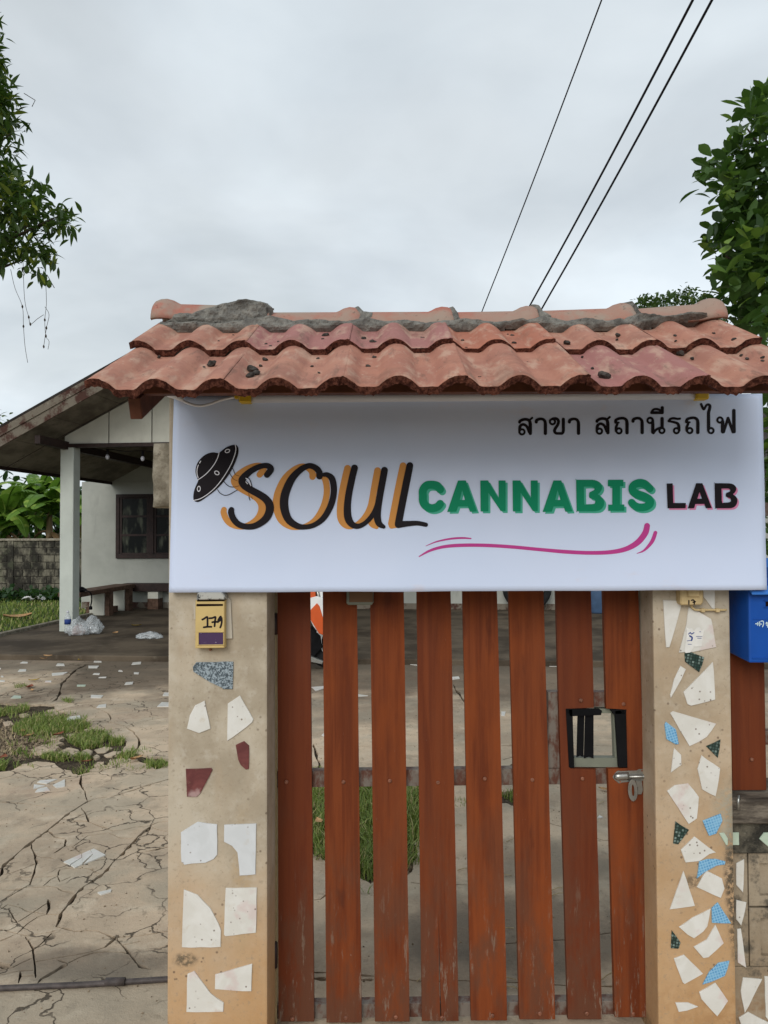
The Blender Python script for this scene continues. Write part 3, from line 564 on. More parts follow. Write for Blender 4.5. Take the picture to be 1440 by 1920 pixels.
# tile shards set into the concrete of the yard
def ground_chip(pts, m='shard_white'):
    bm = B(); prism(bm, [G(x, y, .006) for x, y in pts], (0, 0, -.012)); return fin('tile_chip', bm, M[m], pavement)
def rect_chip(cx, cy, w, h, sl=0.0, m='shard_white'):
    j = lambda a: rnd.uniform(-a, a); k = rnd.choice((-1, 1)) * rnd.uniform(.1, .32); p = [(cx - w / 2 + j(4), cy + h / 2 + sl + j(2)), (cx - w * (.5 - max(0, k)) + j(5), cy - h / 2 + sl * .5 + j(2)), (cx + w / 2 + j(4), cy - h / 2 - sl + j(2)), (cx + w * (.5 + min(0, k)) + j(5), cy + h / 2 - sl * .6 + j(2))]; ground_chip(crop(0, 1200, 4.235, p), m)
for a in ((190, 178, 62, 12), (478, 195, 62, 16), (775, 170, 60, 8), (745, 213, 88, 16), (1080, 184, 78, 14, 4), (175, 240, 64, 14), (475, 267, 124, 16, 6), (762, 268, 54, 12), (1083, 263, 38, 11), (812, 295, 60, 7), (15, 325, 48, 11), (380, 327, 48, 12), (1022, 342, 66, 15, 4), (770, 448, 94, 22), (805, 522, 78, 22, 4), (1330, 428, 80, 26), (1310, 510, 132, 32), (575, 617, 124, 22, 9), (18, 288, 16, 9), (955, 243, 30, 9), (1, 225, 16, 7)): rect_chip(*a)
rect_chip(125, 450, 80, 20, 0, 'shard_pale_green'); rect_chip(645, 360, 70, 12, 0, 'shard_pale_green')
for p in ([(295, 1128), (320, 1114), (455, 1102), (370, 1138)], [(270, 1145), (355, 1155), (265, 1180)], [(278, 1205), (300, 1180), (370, 1165), (395, 1192)], [(420, 1150), (515, 1105), (515, 1160), (450, 1172)]): ground_chip(crop(0, 1200, 4.235, p))
for p in ([(505, 320), (645, 258), (648, 284), (556, 342)], [(562, 346), (650, 288), (654, 338), (595, 365)], [(651, 256), (714, 228), (736, 256), (653, 330)], [(720, 226), (745, 215), (838, 265), (664, 338), (738, 262)], [(775, 562), (885, 538), (880, 556), (800, 580)]): ground_chip(crop(0, 1540, 4.235, p))
for p in ([(757, 1221), (766, 1221), (766, 1224), (757, 1224)], [(762, 1242), (780, 1244), (782, 1247), (763, 1245)], [(584, 1288), (608, 1286), (608, 1290), (592, 1295)], [(940, 1334), (948, 1334), (946, 1342), (940, 1341)], [(1029, 1246), (1048, 1245), (1050, 1249), (1030, 1249)], [(1110, 1220), (1120, 1220), (1120, 1223), (1110, 1223)], [(1120, 1533), (1124, 1528), (1131, 1532)], [(603, 1378), (611, 1371), (613, 1382)], [(655, 1302), (668, 1301), (690, 1304), (660, 1306)], [(720, 1352), (745, 1349), (750, 1358), (724, 1360)], [(835, 1270), (860, 1268), (862, 1272), (838, 1275)]): ground_chip(p)
# ------------------------------------------------------------------ house beyond the yard
V0, VW = 12.0, 15.9
ZF = .07
uL = HU(111, 1150, V0); uR = HU(136, 1150, V0)
bm = B(); u_edge = G(0, 1172, ZF).dot(HL)
v_front = G(160, 1229, ZF).dot(HD)
hbox(bm, u_edge + .9, 9.0, v_front, VW + 2, -.05, ZF, .012)
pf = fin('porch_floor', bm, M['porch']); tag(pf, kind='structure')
bm = B(); hbox(bm, -20, u_edge + .885, 11.2, 24, -.05, .03); lawn = fin('lawn', bm, M['lawn']); tag(lawn, kind='structure')
bm = B(); hbox(bm, u_edge + .80, u_edge + .895, 11.2, VW + 1.5, -.04, ZF + .05, .01); kb = fin('kerb', bm, M['rough']); tag(kb, kind='structure')
house = thing('house', 'low pale green house with an open porch under a dark gable roof beyond the yard', 'house', H(-3, VW, 0))
ztop = HP(118, 838, V0).z
A_ = HP(119, 815, V0); B_ = HP(239, 748, V0)
sl = (B_.z - A_.z) / ((B_ - A_).dot(HL)); NS = (B_ - A_).cross(HD).normalized()
def soff_z(u): return A_.z + (u - A_.dot(HL)) * sl
u_eave = plane_hit(0, 876, A_, NS).dot(HL); u_rid = HU(372, 640, V0); v_rake = HP(190, 726, 11.05).dot(HD)
cw = uR - uL
for du in (0, 2 * (u_rid - uL) - cw):
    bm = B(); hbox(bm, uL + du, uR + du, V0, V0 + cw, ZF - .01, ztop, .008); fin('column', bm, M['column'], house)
uwL = HU(153, 1000, VW)
bm = B(); hbox(bm, uwL, 9.0, VW, VW + .2, -.02, 2.76); 
e0 = u_eave; pts = [(uwL + .3, 2.76), (2 * u_rid - uwL, 2.76), (2 * u_rid - u_eave, soff_z(u_eave) - .02), (u_rid, soff_z(u_rid) - .02), (u_eave, soff_z(u_eave) - .02)]
prism(bm, [H(u, VW + .003, max(z, 2.762)) for u, z in pts], HD * .19)
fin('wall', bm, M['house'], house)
bm = B(); hbox(bm, uwL + .02, 9.0, VW - .02, VW + .0, ZF - .01, ZF + .12); fin('skirting', bm, M['barge'], house)
# gable boards in three pieces with open dark joints, on the column line
zb = HP(118, 832, V0).z
edges = [HU(119, 800, V0), HU(202.5, 800, V0), HU(283.5, 800, V0), u_rid - .0, 2 * u_rid - HU(283.5, 800, V0), 2 * u_rid - HU(202.5, 800, V0), 2 * u_rid - HU(119, 800, V0)]
def sz2(u): return soff_z(u) if u <= u_rid else soff_z(2 * u_rid - u)
for a, b in zip(edges, edges[1:]):
    a += .009; b -= .009; bm = B()
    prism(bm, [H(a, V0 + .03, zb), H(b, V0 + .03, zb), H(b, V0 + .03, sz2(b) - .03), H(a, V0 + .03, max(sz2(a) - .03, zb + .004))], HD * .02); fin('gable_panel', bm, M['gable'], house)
bm = B(); hbox(bm, edges[0], edges[-1], V0 + .052, V0 + .06, zb, zb + .05); prism(bm, [H(edges[0] + .02, V0 + .052, zb + .06), H(edges[-1] - .02, V0 + .052, zb + .06), H(u_rid, V0 + .052, sz2(u_rid) - .06)], HD * .006); fin('gable_backing', bm, M['dark_wood'], house)
bm = B(); hbox(bm, uL - .05, edges[-1] + .1, V0 - .012, V0 + .11, zb - .062, zb - .002); fin('tie_beam', bm, M['dark_wood'], house)
# soffit sheets of both slopes, split by dark battens that follow the joists
def slope_sheet(name, ua, ub, va, vb, lift0, lift1, m):
    for s in (0, 1):
        bm = B(); f = lambda u: u if s == 0 else 2 * u_rid - u
        quadbox(bm, [H(f(ua), va, soff_z(ua) + lift0), H(f(ub), va, soff_z(ub) + lift0), H(f(ub), vb, soff_z(ub) + lift0), H(f(ua), vb, soff_z(ua) + lift0), H(f(ua), va, soff_z(ua) + lift1), H(f(ub), va, soff_z(ub) + lift1), H(f(ub), vb, soff_z(ub) + lift1), H(f(ua), vb, soff_z(ua) + lift1)])
        fin(name, bm, m, house)
nseg = 5
for k in range(nseg):
    a = u_eave + .03 + (u_rid - u_eave - .05) * k / nseg; b = u_eave + .03 + (u_rid - u_eave - .05) * (k + 1) / nseg - .012
    for va, vb in ((v_rake + .06, V0 + .02), (V0 + .07, (V0 + VW) / 2 - .01), ((V0 + VW) / 2 + .01, VW - .01)): slope_sheet('soffit_sheet', a, b, va, vb, .0, .012, M['soffit'])
slope_sheet('roof_sheet', u_eave - .08, u_rid, v_rake - .02, VW + .5, .243, .285, M['roof_dark'])
slope_sheet('rafter_layer', u_eave, u_rid - .01, v_rake + .05, VW + .3, .014, .24, M['dark_wood'])
for s in (0, 1):
    f = (lambda u: u) if s == 0 else (lambda u: 2 * u_rid - u)
    bm = B(); ua = u_eave - .06; pr = [H(f(ua), v_rake, soff_z(ua) - .035), H(f(u_rid), v_rake, soff_z(u_rid) - .035), H(f(u_rid), v_rake, soff_z(u_rid) + .24), H(f(ua), v_rake, soff_z(ua) + .24)]
    prism(bm, pr, HD * .025); fin('barge_board', bm, M['barge'], house)
    bm = B(); pr = [H(f(ua), v_rake - .02, soff_z(ua) + .12), H(f(u_rid), v_rake - .02, soff_z(u_rid) + .12), H(f(u_rid), v_rake - .02, soff_z(u_rid) + .241), H(f(ua), v_rake - .02, soff_z(ua) + .241)]
    prism(bm, pr, HD * .019); fin('barge_trim', bm, M['barge'], house)
    bm = B(); beam(bm, H(f(u_eave + .02), v_rake + .03, soff_z(u_eave) + .09), H(f(u_eave + .02), VW + .3, soff_z(u_eave) + .09), .03, .26); fin('eave_board', bm, M['dark_wood'], house)
    bm = B(); uu = uL + cw * .4; beam(bm, H(f(uu), v_rake + .10, ztop + .02), H(f(uu), VW, ztop + .02), .09, .13, bev=.004); fin('purlin', bm, M['dark_wood'], house)
    bm = B(); uu = uL + cw * .4 + 1.1; beam(bm, H(f(uu), V0 + .1, soff_z(uu) - .07), H(f(uu), VW, soff_z(uu) - .07), .07, .12); fin('purlin', bm, M['dark_wood'], house)
# main roof over the rooms to the right, behind the gate
for s in (0, 1):
    bm = B(); y0, y1 = (VW - .7, VW + 3.2) if s == 0 else (VW + 7.1, VW + 3.2)
    a0 = 2 * u_rid - u_eave + .02
    quadbox(bm, [H(a0, y0, 2.72), H(9.5, y0, 2.72), H(9.5, y1, 4.4), H(a0, y1, 4.4), H(a0, y0, 2.80), H(9.5, y0, 2.80), H(9.5, y1, 4.48), H(a0, y1, 4.48)]); fin('roof_sheet', bm, M['roof_dark'], house)
# window of the back wall
def pw(x, y): q = HP(x, y, VW); return q.dot(HL), q.z
wu0, wz1 = pw(219, 927); _, wz0 = pw(219, 1047); wu1 = pw(352, 940)[0]
win = None
bm = B(); t = .075
for a in ((wu0, wu1, wz0, wz0 + t * 1.3), (wu0, wu1, wz1 - t, wz1)): hbox(bm, a[0], a[1], VW - .05, VW + .05, a[2], a[3], .004)
um = (wu0 + wu1) / 2
for a, b in ((wu0, wu0 + t), (wu1 - t, wu1), (um - .05, um + .05)): hbox(bm, a, b, VW - .049, VW + .049, wz0 + t * 1.3, wz1 - t)
win = fin('window', bm, M['dark_wood'], house)
for (a, b) in ((wu0 + t, um - .05), (um + .05, wu1 - t)):
    bm = B(); s_ = .055
    for c, d in ((a + .004, a + s_), (b - s_, b - .004)): hbox(bm, c, d, VW - .03, VW + .02, wz0 + t * 1.3 + .004, wz1 - t - .004)
    hh = (wz1 - t - wz0 - t * 1.3) / 3
    for k in range(4):
        zz = wz0 + t * 1.3 + k * hh; hbox(bm, a + s_, b - s_, VW - .028, VW + .018, max(zz - .022, wz0 + t * 1.3 + .002), min(zz + .022, wz1 - t - .002))
    fin('casement', bm, M['dark_wood'], win)
    for k in range(3):
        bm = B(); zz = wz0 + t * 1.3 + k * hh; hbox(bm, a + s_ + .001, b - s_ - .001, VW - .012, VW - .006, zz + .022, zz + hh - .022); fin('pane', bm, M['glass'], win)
# string of bulbs under the porch roof
sl_ = thing('string_lights', 'black cable strung under the porch roof with three white bulbs', 'light string', H(-6.2, V0 + .3, 2.7))
bulbs = [(142, 857), (201.5, 852), (267.5, 855)]; VB = V0 + .35
cabp = [HP(136, 846, VB - .05), HP(142, 846, VB), HP(170, 843, VB), HP(201.5, 842, VB), HP(235, 846, VB), HP(267.5, 845, VB), HP(300, 848, VB), HP(335, 846, VB)]
bm = B(); tube(bm, catmull([tuple(p) for p in cabp], 4), .007, 5); fin('cable', bm, M['cable_black'], sl_)
for x, y in bulbs:
    c = HP(x, y, VB); bm = B(); lathe(bm, c, [(.017, .085), (.02, .03), (.02, .0)], 10); k_ = fin('lamp_holder', bm, M['cable_black'], sl_)
    bm = B(); lathe(bm, c, [(.012, .0), (.024, -.012), (.034, -.04), (.030, -.065), (.016, -.082), (.001, -.086)], 12); fin('bulb', bm, M['tube_white'], sl_)
# benches
def seat_at(x, y, v): return HP(x, y, v)
ub0 = HU(158, 1112, 13.35); zs = .60
be = thing('bench', 'long worn brown bench running back from the porch column to the wall', 'bench', H(ub0, 14.3, ZF), 'benches on the porch')
bm = B(); hbox(bm, ub0 - .42, ub0 + .0, 13.2, VW - .36, zs - .085, zs, .01); fin('seat', bm, M['bench_wood'], be)
for v in (14.35, 15.25):
    bm = B(); hbox(bm, ub0 - .40, ub0 - .10, v, v + .28, ZF, zs - .087, .008); fin('leg', bm, M['gable'], be)
    bm = B(); hbox(bm, ub0 - .095, ub0 - .01, v + .02, v + .2, ZF, zs - .087); fin('brace', bm, M['bench_wood'], be)
be2 = thing('bench', 'dark wooden bench along the back wall of the porch under the window', 'bench', H(ub0 + 1, VW - .2, ZF), 'benches on the porch')
bm = B(); hbox(bm, ub0 - .3, ub0 + 3.2, VW - .34, VW - .03, zs - .16, zs - .0, .008); fin('seat', bm, M['dark_wood'], be2)
for u in (ub0 + .25, ub0 + 1.6, ub0 + 2.9):
    bm = B(); hbox(bm, u, u + .22, VW - .3, VW - .05, ZF + .22, zs - .162); fin('leg', bm, M['gable'], be2)
    bm = B(); hbox(bm, u - .005, u + .225, VW - .305, VW - .05, ZF, ZF + .218); fin('leg_base', bm, M['bench_wood'], be2)
# ------------------------------------------------------------------ mouldy block wall with posts at the far left
YB = 19.6
bw = thing('boundary_wall', 'low mouldy grey block wall with a flat coping behind the lawn', 'wall', (-9.6, YB, 0))
zt = P(60, 1012, YB).z; xr = P(146, 1050, YB).x; bm0 = None
bh = (zt - .06) / 8; bl = .40
proto = None
for r in range(8):
    for k in range(12):
        x = xr - (k + (.5 if r % 2 else 0)) * bl
        if proto is None:
            bm = B(); box(bm, -bl + .012, 0, 0, .12, .008, bh - .008, .006); bmesh.ops.recalc_face_normals(bm, faces=bm.faces[:]); me = bpy.data.meshes.new('block'); bm.to_mesh(me); bm.free(); me.materials.append(M['block']); proto = me
        o = link('block', proto, bw); o.location = Vector((x, YB + rnd.uniform(-.004, .004), .03 + r * bh)) - BASE[bw]
bm = B(); box(bm, xr - 12.6 * bl, xr, YB + .022, YB + .10, .0, zt - .035); fin('joint_mortar', bm, M['moss'], bw)
bm = B(); box(bm, xr - 12.7 * bl, xr + .02, YB - .04, YB + .16, zt - .03, zt + .03, .01); fin('coping', bm, M['rough'], bw)
for px in (20, 150, -130):
    c = P(px, 1060, YB); bm = B(); box(bm, c.x - .075, c.x + .075, YB - .025, YB + .13, 0, zt - .032, .006); fin('post', bm, M['block'], bw)
# ------------------------------------------------------------------ gate pillars
YP, YQ, YG, YS = 2.45, 2.50, 2.62, 2.412
lp = thing('gate_pillar', 'wide plastered gate pillar set with a dozen marble and maroon shards under number 179', 'gate pillar', (P(405, 1900, YP).x, YP + .13, 0), 'gate pillars')
xa, xb = P(314.5, 1500, YP).x, P(501, 1500, YP).x
bm = B(); box(bm, xa, xb, YP, YP + .28, -.03, 2.12, .006, 2); fin('shaft', bm, M['plaster'], lp)
bm = B()
zb0, zb1 = P(300, 951, 2.55).z, P(300, 834, 2.55).z; xl = P(288, 890, 2.55).x
bmesh.ops.create_cube(bm, size=1); bmesh.ops.subdivide_edges(bm, edges=bm.edges[:], cuts=7, use_grid_fill=True)
for v in bm.verts:
    p = Vector((xl + (v.co.x + .5) * (xa + .06 - xl), 2.545 + (v.co.y + .5) * .14, zb0 + (v.co.z + .5) * (zb1 - zb0)))
    if v.co.z < 0: p.x += (-.5 - v.co.z) * -.012
    nz = noise.noise_vector(p * 16); p += Vector((nz.x, nz.y, nz.z)) * .007; v.co = p
fin('beam_stub', bm, M['rough'], lp, smooth=True)
bm = B(); box(bm, xa + .006, xa + .016, YP + .29, YP + .31, .9, 1.9); fin('edge_strip', bm, M['brown_wood'], lp)
rp = thing('gate_pillar', 'narrow orange stained gate pillar crowded with white shards and blue and green mosaic', 'gate pillar', (P(1300, 1900, YQ).x, YQ + .13, 0), 'gate pillars')
xc, xd = P(1229, 1500, YQ).x, P(1374, 1500, YQ).x
bm = B(); box(bm, xc, xd, YQ, YQ + .25, -.03, 2.12, .006, 2); fin('shaft', bm, M['plaster_orange'], rp)
SH = 0
def shard(parent, Y, pts, m):
    global SH; SH += 1
    bm = B(); rr = random.Random(SH); c = Vector((sum(p[0] for p in pts) / len(pts), sum(p[1] for p in pts) / len(pts)))
    q = []
    for a, b in zip(pts, pts[1:] + pts[:1]):
        L = math.hypot(b[0] - a[0], b[1] - a[1]); n = max(1, min(4, int(L / 14)))
        for k in range(n):
            j = 0 if k == 0 else .5; q.append((a[0] + (b[0] - a[0]) * k / n + rr.uniform(-j, j), a[1] + (b[1] - a[1]) * k / n + rr.uniform(-j, j)))
    pxprism(bm, q, Y - .0045, .010, .0012); return fin('tile_shard', bm, M[m], parent)
for m, p in (('granite', [(280, 735), (310, 695), (628, 690), (622, 925), (540, 925), (530, 908), (430, 865), (285, 775)]), ('shard_white', [(382, 1025), (432, 1265), (335, 1303), (230, 1265), (255, 1150), (300, 1065)]), ('shard_white', [(685, 980), (800, 1185), (790, 1210), (625, 1335), (575, 1370), (580, 1050)]),
             ('shard_maroon', [(678, 1390), (720, 1372), (762, 1410), (760, 1610), (735, 1615), (690, 1575), (670, 1530), (648, 1405)]), ('shard_maroon', [(220, 1610), (440, 1602), (448, 1620), (345, 1820), (315, 1850), (230, 1848)])): shard(lp, YP, crop(300, 1090, 4.573, p), m)
for m, p in (('shard_blueish', [(178, 280), (320, 190), (488, 212), (490, 470), (460, 508), (390, 540), (270, 545), (210, 558), (182, 530)]), ('shard_blueish', [(550, 215), (825, 205), (818, 640), (682, 650), (668, 450), (620, 390), (548, 360)]), ('shard_white', [(203, 770), (320, 815), (430, 930), (500, 1060), (522, 1120), (520, 1262), (187, 1265)]),
             ('shard_white', [(563, 757), (830, 755), (822, 1140), (700, 1150), (560, 1170), (547, 1155)]), ('shard_white', [(235, 1495), (293, 1470), (430, 1660), (545, 1740), (542, 1818), (225, 1820)]), ('shard_white', [(472, 1500), (640, 1450), (790, 1408), (783, 1642), (470, 1625)])): shard(lp, YP, crop(300, 1500, 4.573, p), m)
for m, p in (('shard_white', [(245, 162), (412, 170), (300, 565), (272, 568)]), ('shard_white', [(590, 60), (688, 60), (688, 240), (665, 232), (590, 130)]), ('shard_white', [(465, 220), (560, 265), (658, 325), (700, 565), (500, 605), (382, 612), (445, 370)]),
             ('mosaic_green', [(430, 618), (480, 606), (598, 652), (555, 780), (435, 690)]), ('shard_white', [(395, 725), (440, 755), (400, 840), (312, 1000), (305, 975), (340, 840)]), ('shard_white', [(672, 692), (692, 1015), (485, 1068), (455, 1055), (420, 950)]),
             ('shard_white', [(330, 1115), (700, 1222), (620, 1335), (472, 1415), (305, 1130)]), ('mosaic_blue', [(270, 1205), (355, 1270), (380, 1395), (355, 1400), (275, 1355), (258, 1230)]), ('mosaic_green', [(738, 1358), (715, 1515), (615, 1415)]), ('shard_white', [(340, 1430), (400, 1490), (402, 1575), (312, 1640)]),
             ('shard_white', [(575, 1493), (735, 1605), (695, 1845), (580, 1785), (540, 1610)]), ('shard_white', [(460, 1735), (552, 1850), (535, 2035), (465, 2083), (330, 1875), (280, 1800), (345, 1750)])): shard(rp, YQ, crop(1190, 1090, 4.572, p), m)
for m, p in (('mosaic_green', [(352, 185), (468, 258), (375, 382), (332, 375)]), ('mosaic_blue', [(585, 180), (740, 120), (755, 180), (700, 290), (640, 310)]), ('shard_white', [(515, 315), (698, 452), (640, 460), (560, 525), (438, 538), (398, 430)]), ('mosaic_blue', [(555, 530), (620, 510), (700, 508), (780, 530), (775, 555), (700, 560), (600, 615), (535, 675)]),
             ('shard_white', [(420, 610), (518, 910), (303, 940)]), ('shard_white', [(620, 610), (750, 675), (772, 760), (740, 842), (535, 750), (595, 640)]), ('mosaic_blue', [(715, 880), (830, 1060), (665, 1055), (662, 930)]), ('shard_white', [(653, 935), (625, 1085), (590, 1130), (510, 1188), (455, 1155), (382, 1092), (500, 1010)]),
             ('shard_white', [(695, 1072), (765, 1230), (635, 1350), (590, 1358), (508, 1262), (620, 1200)]), ('mosaic_green', [(320, 1120), (395, 1225), (378, 1278), (312, 1272)]), ('shard_white', [(425, 1330), (588, 1492), (430, 1580), (412, 1565), (338, 1362)]), ('mosaic_blue', [(815, 1382), (775, 1510), (585, 1585), (640, 1480), (720, 1400)]),
             ('shard_white', [(695, 1570), (802, 1725), (710, 1858), (575, 1710), (555, 1650)]), ('shard_white', [(350, 1740), (460, 1740), (545, 1775), (450, 1805), (380, 1820)]), ('shard_pale_green', [(725, 285), (770, 283), (800, 330), (800, 388), (785, 388)])): shard(rp, YQ, crop(1190, 1500, 4.572, p), m)
# torn sticker over the big shard of the narrow pillar
tf = (1230, 1090, 9.0)
stk = art('sticker', [('p', [(510, 775), (560, 800), (610, 790), (640, 840), (690, 778), (740, 775), (770, 830), (815, 800), (790, 930), (770, 1095), (640, 1105), (600, 1170), (580, 1200), (500, 1210), (480, 1180), (520, 900)])], tf, YQ - .0062, M['paper'], rp)
art('sticker_print', [('s', [(570, 920), (610, 950), (600, 995)], 13), ('s', [(550, 890), (580, 865), (600, 890), (640, 865)], 8), ('s', [(680, 930), (780, 930)], 4), ('s', [(700, 958), (765, 960)], 5), ('s', [(525, 1005), (610, 995)], 5), ('s', [(540, 1062), (600, 1062)], 4), ('s', [(735, 852), (755, 852)], 5)], tf, YQ - .0068, M['ink_blue'], rp, .4)
# ------------------------------------------------------------------ wooden gate
gate = thing('wooden_gate', 'red brown slatted wooden gate with a small cut-out window and a steel latch', 'gate', (P(870, 1900, YG).x, YG, 0))
SL = [(520, 581, 522, 589), (605, 669, 612, 678), (694, 757, 703, 768), (781, 845, 791, 860), (867, 932, 883, 951), (954, 1019, 974, 1041), (1042, 1108, 1065, 1129), (1131, 1197, 1153, 1221)]
BOT = [1916, 1918, 1916, 1915, 1914, 1912, 1912, 1908]
T = .021
def at(a, b, y): return a + (b - a) * (y - 1110) / 795
for i, (a, b, c, d) in enumerate(SL):
    L = lambda y: at(a, c, y); R = lambda y: at(b, d, y); y0 = 868; y1 = BOT[i]
    nj = lambda y: .35 * noise.noise(Vector((i * 7.1, y * .013, 0)))
    lf = [(L(y) + nj(y), y) for y in np.linspace(y0, y1, 24)]; rt = [(R(y) + nj(y + 999), y) for y in np.linspace(y0, y1, 24)]
    if i == 3:
        xm = 827; bot = [(xm + 1.0, y1), (xm - 1.5, 1850), (xm - 3, 1780), (xm - 4.6, 1705), (xm - 4.4, 1780), (xm - 3.2, 1850), (xm - .9, y1)]
        pts = lf + bot[::-1] + rt[::-1]
    elif i == 6:
        rt1 = [q for q in rt if q[1] < 1320]; rt2 = [q for q in rt if q[1] > 1450]
        pts = lf + rt2[::-1] + [(R(1441), 1443), (1068, 1441.5), (1062.5, 1328), (R(1327), 1327.5)] + rt1[::-1]
    elif i == 7:
        lf1 = [q for q in lf if q[1] < 1320]; lf2 = [q for q in lf if q[1] > 1450]
        pts = lf1 + [(L(1329), 1329), (1175, 1329.5), (1177.5, 1441), (L(1442), 1442)] + lf2 + rt[::-1]
    else: pts = lf + rt[::-1]
    bm = B(); yj = rnd.uniform(-.002, .0015); pxprism(bm, pts, YG + yj, T - yj, .0016); sl_o = fin('slat', bm, M['wood'], gate)
    def bolt(x, y):
        bm = B(); c = P(x, y, YG); lathe(bm, c, [(.0072, .001), (.0068, -.003), (.004, -.0048)], 8, Vector((0, 1, 0))); lathe(bm, c, [(.0035, -.004), (.003, -.0075)], 6, Vector((0, 1, 0))); fin('bolt', bm, M['bolt'], sl_o)
    xm = [(537, 1466), (644, 1466), (731, 1464), (821, 1467), (909, 1460), (998, 1462), (1092, 1460), (1199, 1440)][i]
    if i < 7: bolt(*xm)
    bx = [548, 648, 742, 829, 923, 1012, 1100, 1187][i]; bolt(bx, [1913, 1911, 1910, 1911, 1907, 1903, 1903, 1904][i] - 3)
    if i == 6: bolt(1089, 1313)
    if i == 7: bolt(1169, 1320)
YR = YG + T + .001
def railpx(name, x0, x1, ya, yb, ya2, yb2, Y=YR, d=.04, m='rail'):
    bm = B(); pts = [(x0, ya), (x1, ya2), (x1, yb2), (x0, yb)]
    pxprism(bm, pts, Y, d, .001); return fin(name, bm, M[m], gate)
railpx('rail', 512, 1212, 1447, 1477, 1439, 1469); railpx('rail', 512, 1225, 1885, 1911, 1876, 1901); railpx('rail', 512, 1205, 960, 990, 956, 986)
railpx('window_post', 1028, 1050, 1298, 1440, 1298, 1440); railpx('window_post', 1162, 1178, 1325, 1438, 1325, 1438); railpx('window_head', 1050.5, 1205, 1299, 1326, 1297, 1324, YR + .001)
railpx('stile', 511.5, 519, 900, 1918, 900, 1918, YR - .01, .035, 'cream'); railpx('stile', 1199.5, 1206, 900, 1436, 900, 1436, YR, .03)
bm = B(); pxprism(bm, [(1076, 1421), (1160, 1421), (1160, 1439), (1076, 1438.5)], YR - .004, .03, .001); pxprism(bm, [(1150, 1338), (1161, 1338), (1161, 1420.8), (1153, 1420.8)], YR - .004, .03, .001); pxprism(bm, [(1118, 1329), (1161, 1329), (1161, 1337.5), (1118, 1337.5)], YR - .003, .03, .001); pxprism(bm, [(1066, 1344), (1074, 1344), (1076, 1438), (1069, 1438)], YR - .002, .03); fin('hatch_frame', bm, M['box_rim'], gate)
for pts in ([(1061, 1330), (1073.5, 1330), (1077, 1440), (1067, 1439)], [(1153, 1333), (1174, 1330), (1176.5, 1439), (1160, 1439)], [(1061.5, 1329), (1124, 1329.5), (1129, 1333), (1127, 1341), (1074, 1343), (1062, 1342)], [(1144, 1330), (1175, 1330.5), (1174, 1339), (1150, 1339)]):
    bm = B(); pxprism(bm, pts, YG - .002, .012, .001); fin('rubber_strip', bm, M['black'], gate)
for x0, x1, x2, x3, yb in ((1083, 1096, 1081, 1094, 1420), (1097, 1113, 1095, 1113, 1422)):
    bm = B(); pts = [(x0, 1339), (x1, 1339)] + [(x1 + (x3 - x1) * k / 6, 1339 + (yb - 1339) * k / 6) for k in range(1, 7)] + [(x2 + (x3 - x2) * .5, yb - 3)] + [(x0 + (x2 - x0) * k / 6, 1339 + (yb - 1339) * k / 6) for k in range(6, 0, -1)]
    pxprism(bm, pts, YG + .012, .003); fin('rubber_flap', bm, M['black'], gate)
# hinges on the left stile
for y0, y1 in ((1768, 1815), (1150, 1190)):
    bm = B(); c0, c1 = P(515, y1, YG), P(515, y0, YG); tube(bm, [(c0.x, YG + .004, c0.z), (c0.x, YG + .004, c1.z)], .009, 10); box(bm, c0.x - .016, c0.x + .008, YG + .012, YG + .016, c0.z + .006, c1.z - .006); fin('hinge', bm, M['dark_wood'], gate)
# latch
def lq(*p): return crop(1130, 1420, 13.09, p)
latch = fin('latch', (lambda bm: (pxprism(bm, lq((250, 480), (290, 410), (350, 345), (400, 325), (450, 345), (620, 330), (830, 330), (900, 290), (1000, 290), (1030, 340), (1040, 440), (1020, 560), (960, 590), (800, 570), (600, 605), (470, 610), (430, 640), (390, 640), (350, 590), (290, 555), (255, 510)), YG - .003, .003, .0008), bm)[1])(B()), M['steel'], gate)
def ly(x, y, Y): return P(*lq((x, y))[0], Y)
bm = B(); tube(bm, [ly(300, 490, YG - .009), ly(1010, 470, YG - .009), ly(1060, 468, YG - .009)], .0052, 10); lathe(bm, ly(1000, 470, YG - .009), [(.007, -.003), (.007, .004)], 10, Vector((1, 0, 0))); fin('bolt_rod', bm, M['steel'], latch)
bm = B()
for k in range(7):
    pass
bm2 = B(); cyl = []
a0, a1 = ly(275, 470, YG - .003), ly(625, 455, YG - .003)
for s, x in enumerate(np.linspace(0, 1, 8)):
    c = a0.lerp(a1, x); r = .0135 * (min(1, .45 + x * 3)); cyl.append([bm2.verts.new(c + Vector((0, -sin(t) * r * .95, cos(t) * r))) for t in np.linspace(0.05, pi - .05, 9)])
for p, q in zip(cyl, cyl[1:]):
    for k in range(8): bm2.faces.new((p[k], p[k + 1], q[k + 1], q[k])).smooth = True
bm2.faces.new(cyl[-1]); bm2.faces.new(cyl[0]); fin('barrel', bm2, M['steel'], latch); bm.free()
def oval(pts_out, pts_in, Y, d, name):
    """a plate with a slot: outer and inner loops joined face by face"""
    bm = B(); n = len(pts_out); L_ = [[bm.verts.new(P(*p, Y + dy)) for p in l] for l in (pts_out, pts_in) for dy in (0, d)]
    of, ob, if_, ib = L_
    for k in range(n):
        j = (k + 1) % n
        bm.faces.new((of[k], of[j], if_[j], if_[k])); bm.faces.new((ob[k], ib[k], ib[j], ob[j])); bm.faces.new((of[k], ob[k], ob[j], of[j])); bm.faces.new((if_[k], if_[j], ib[j], ib[k]))
    return fin(name, bm, M['steel'], latch)
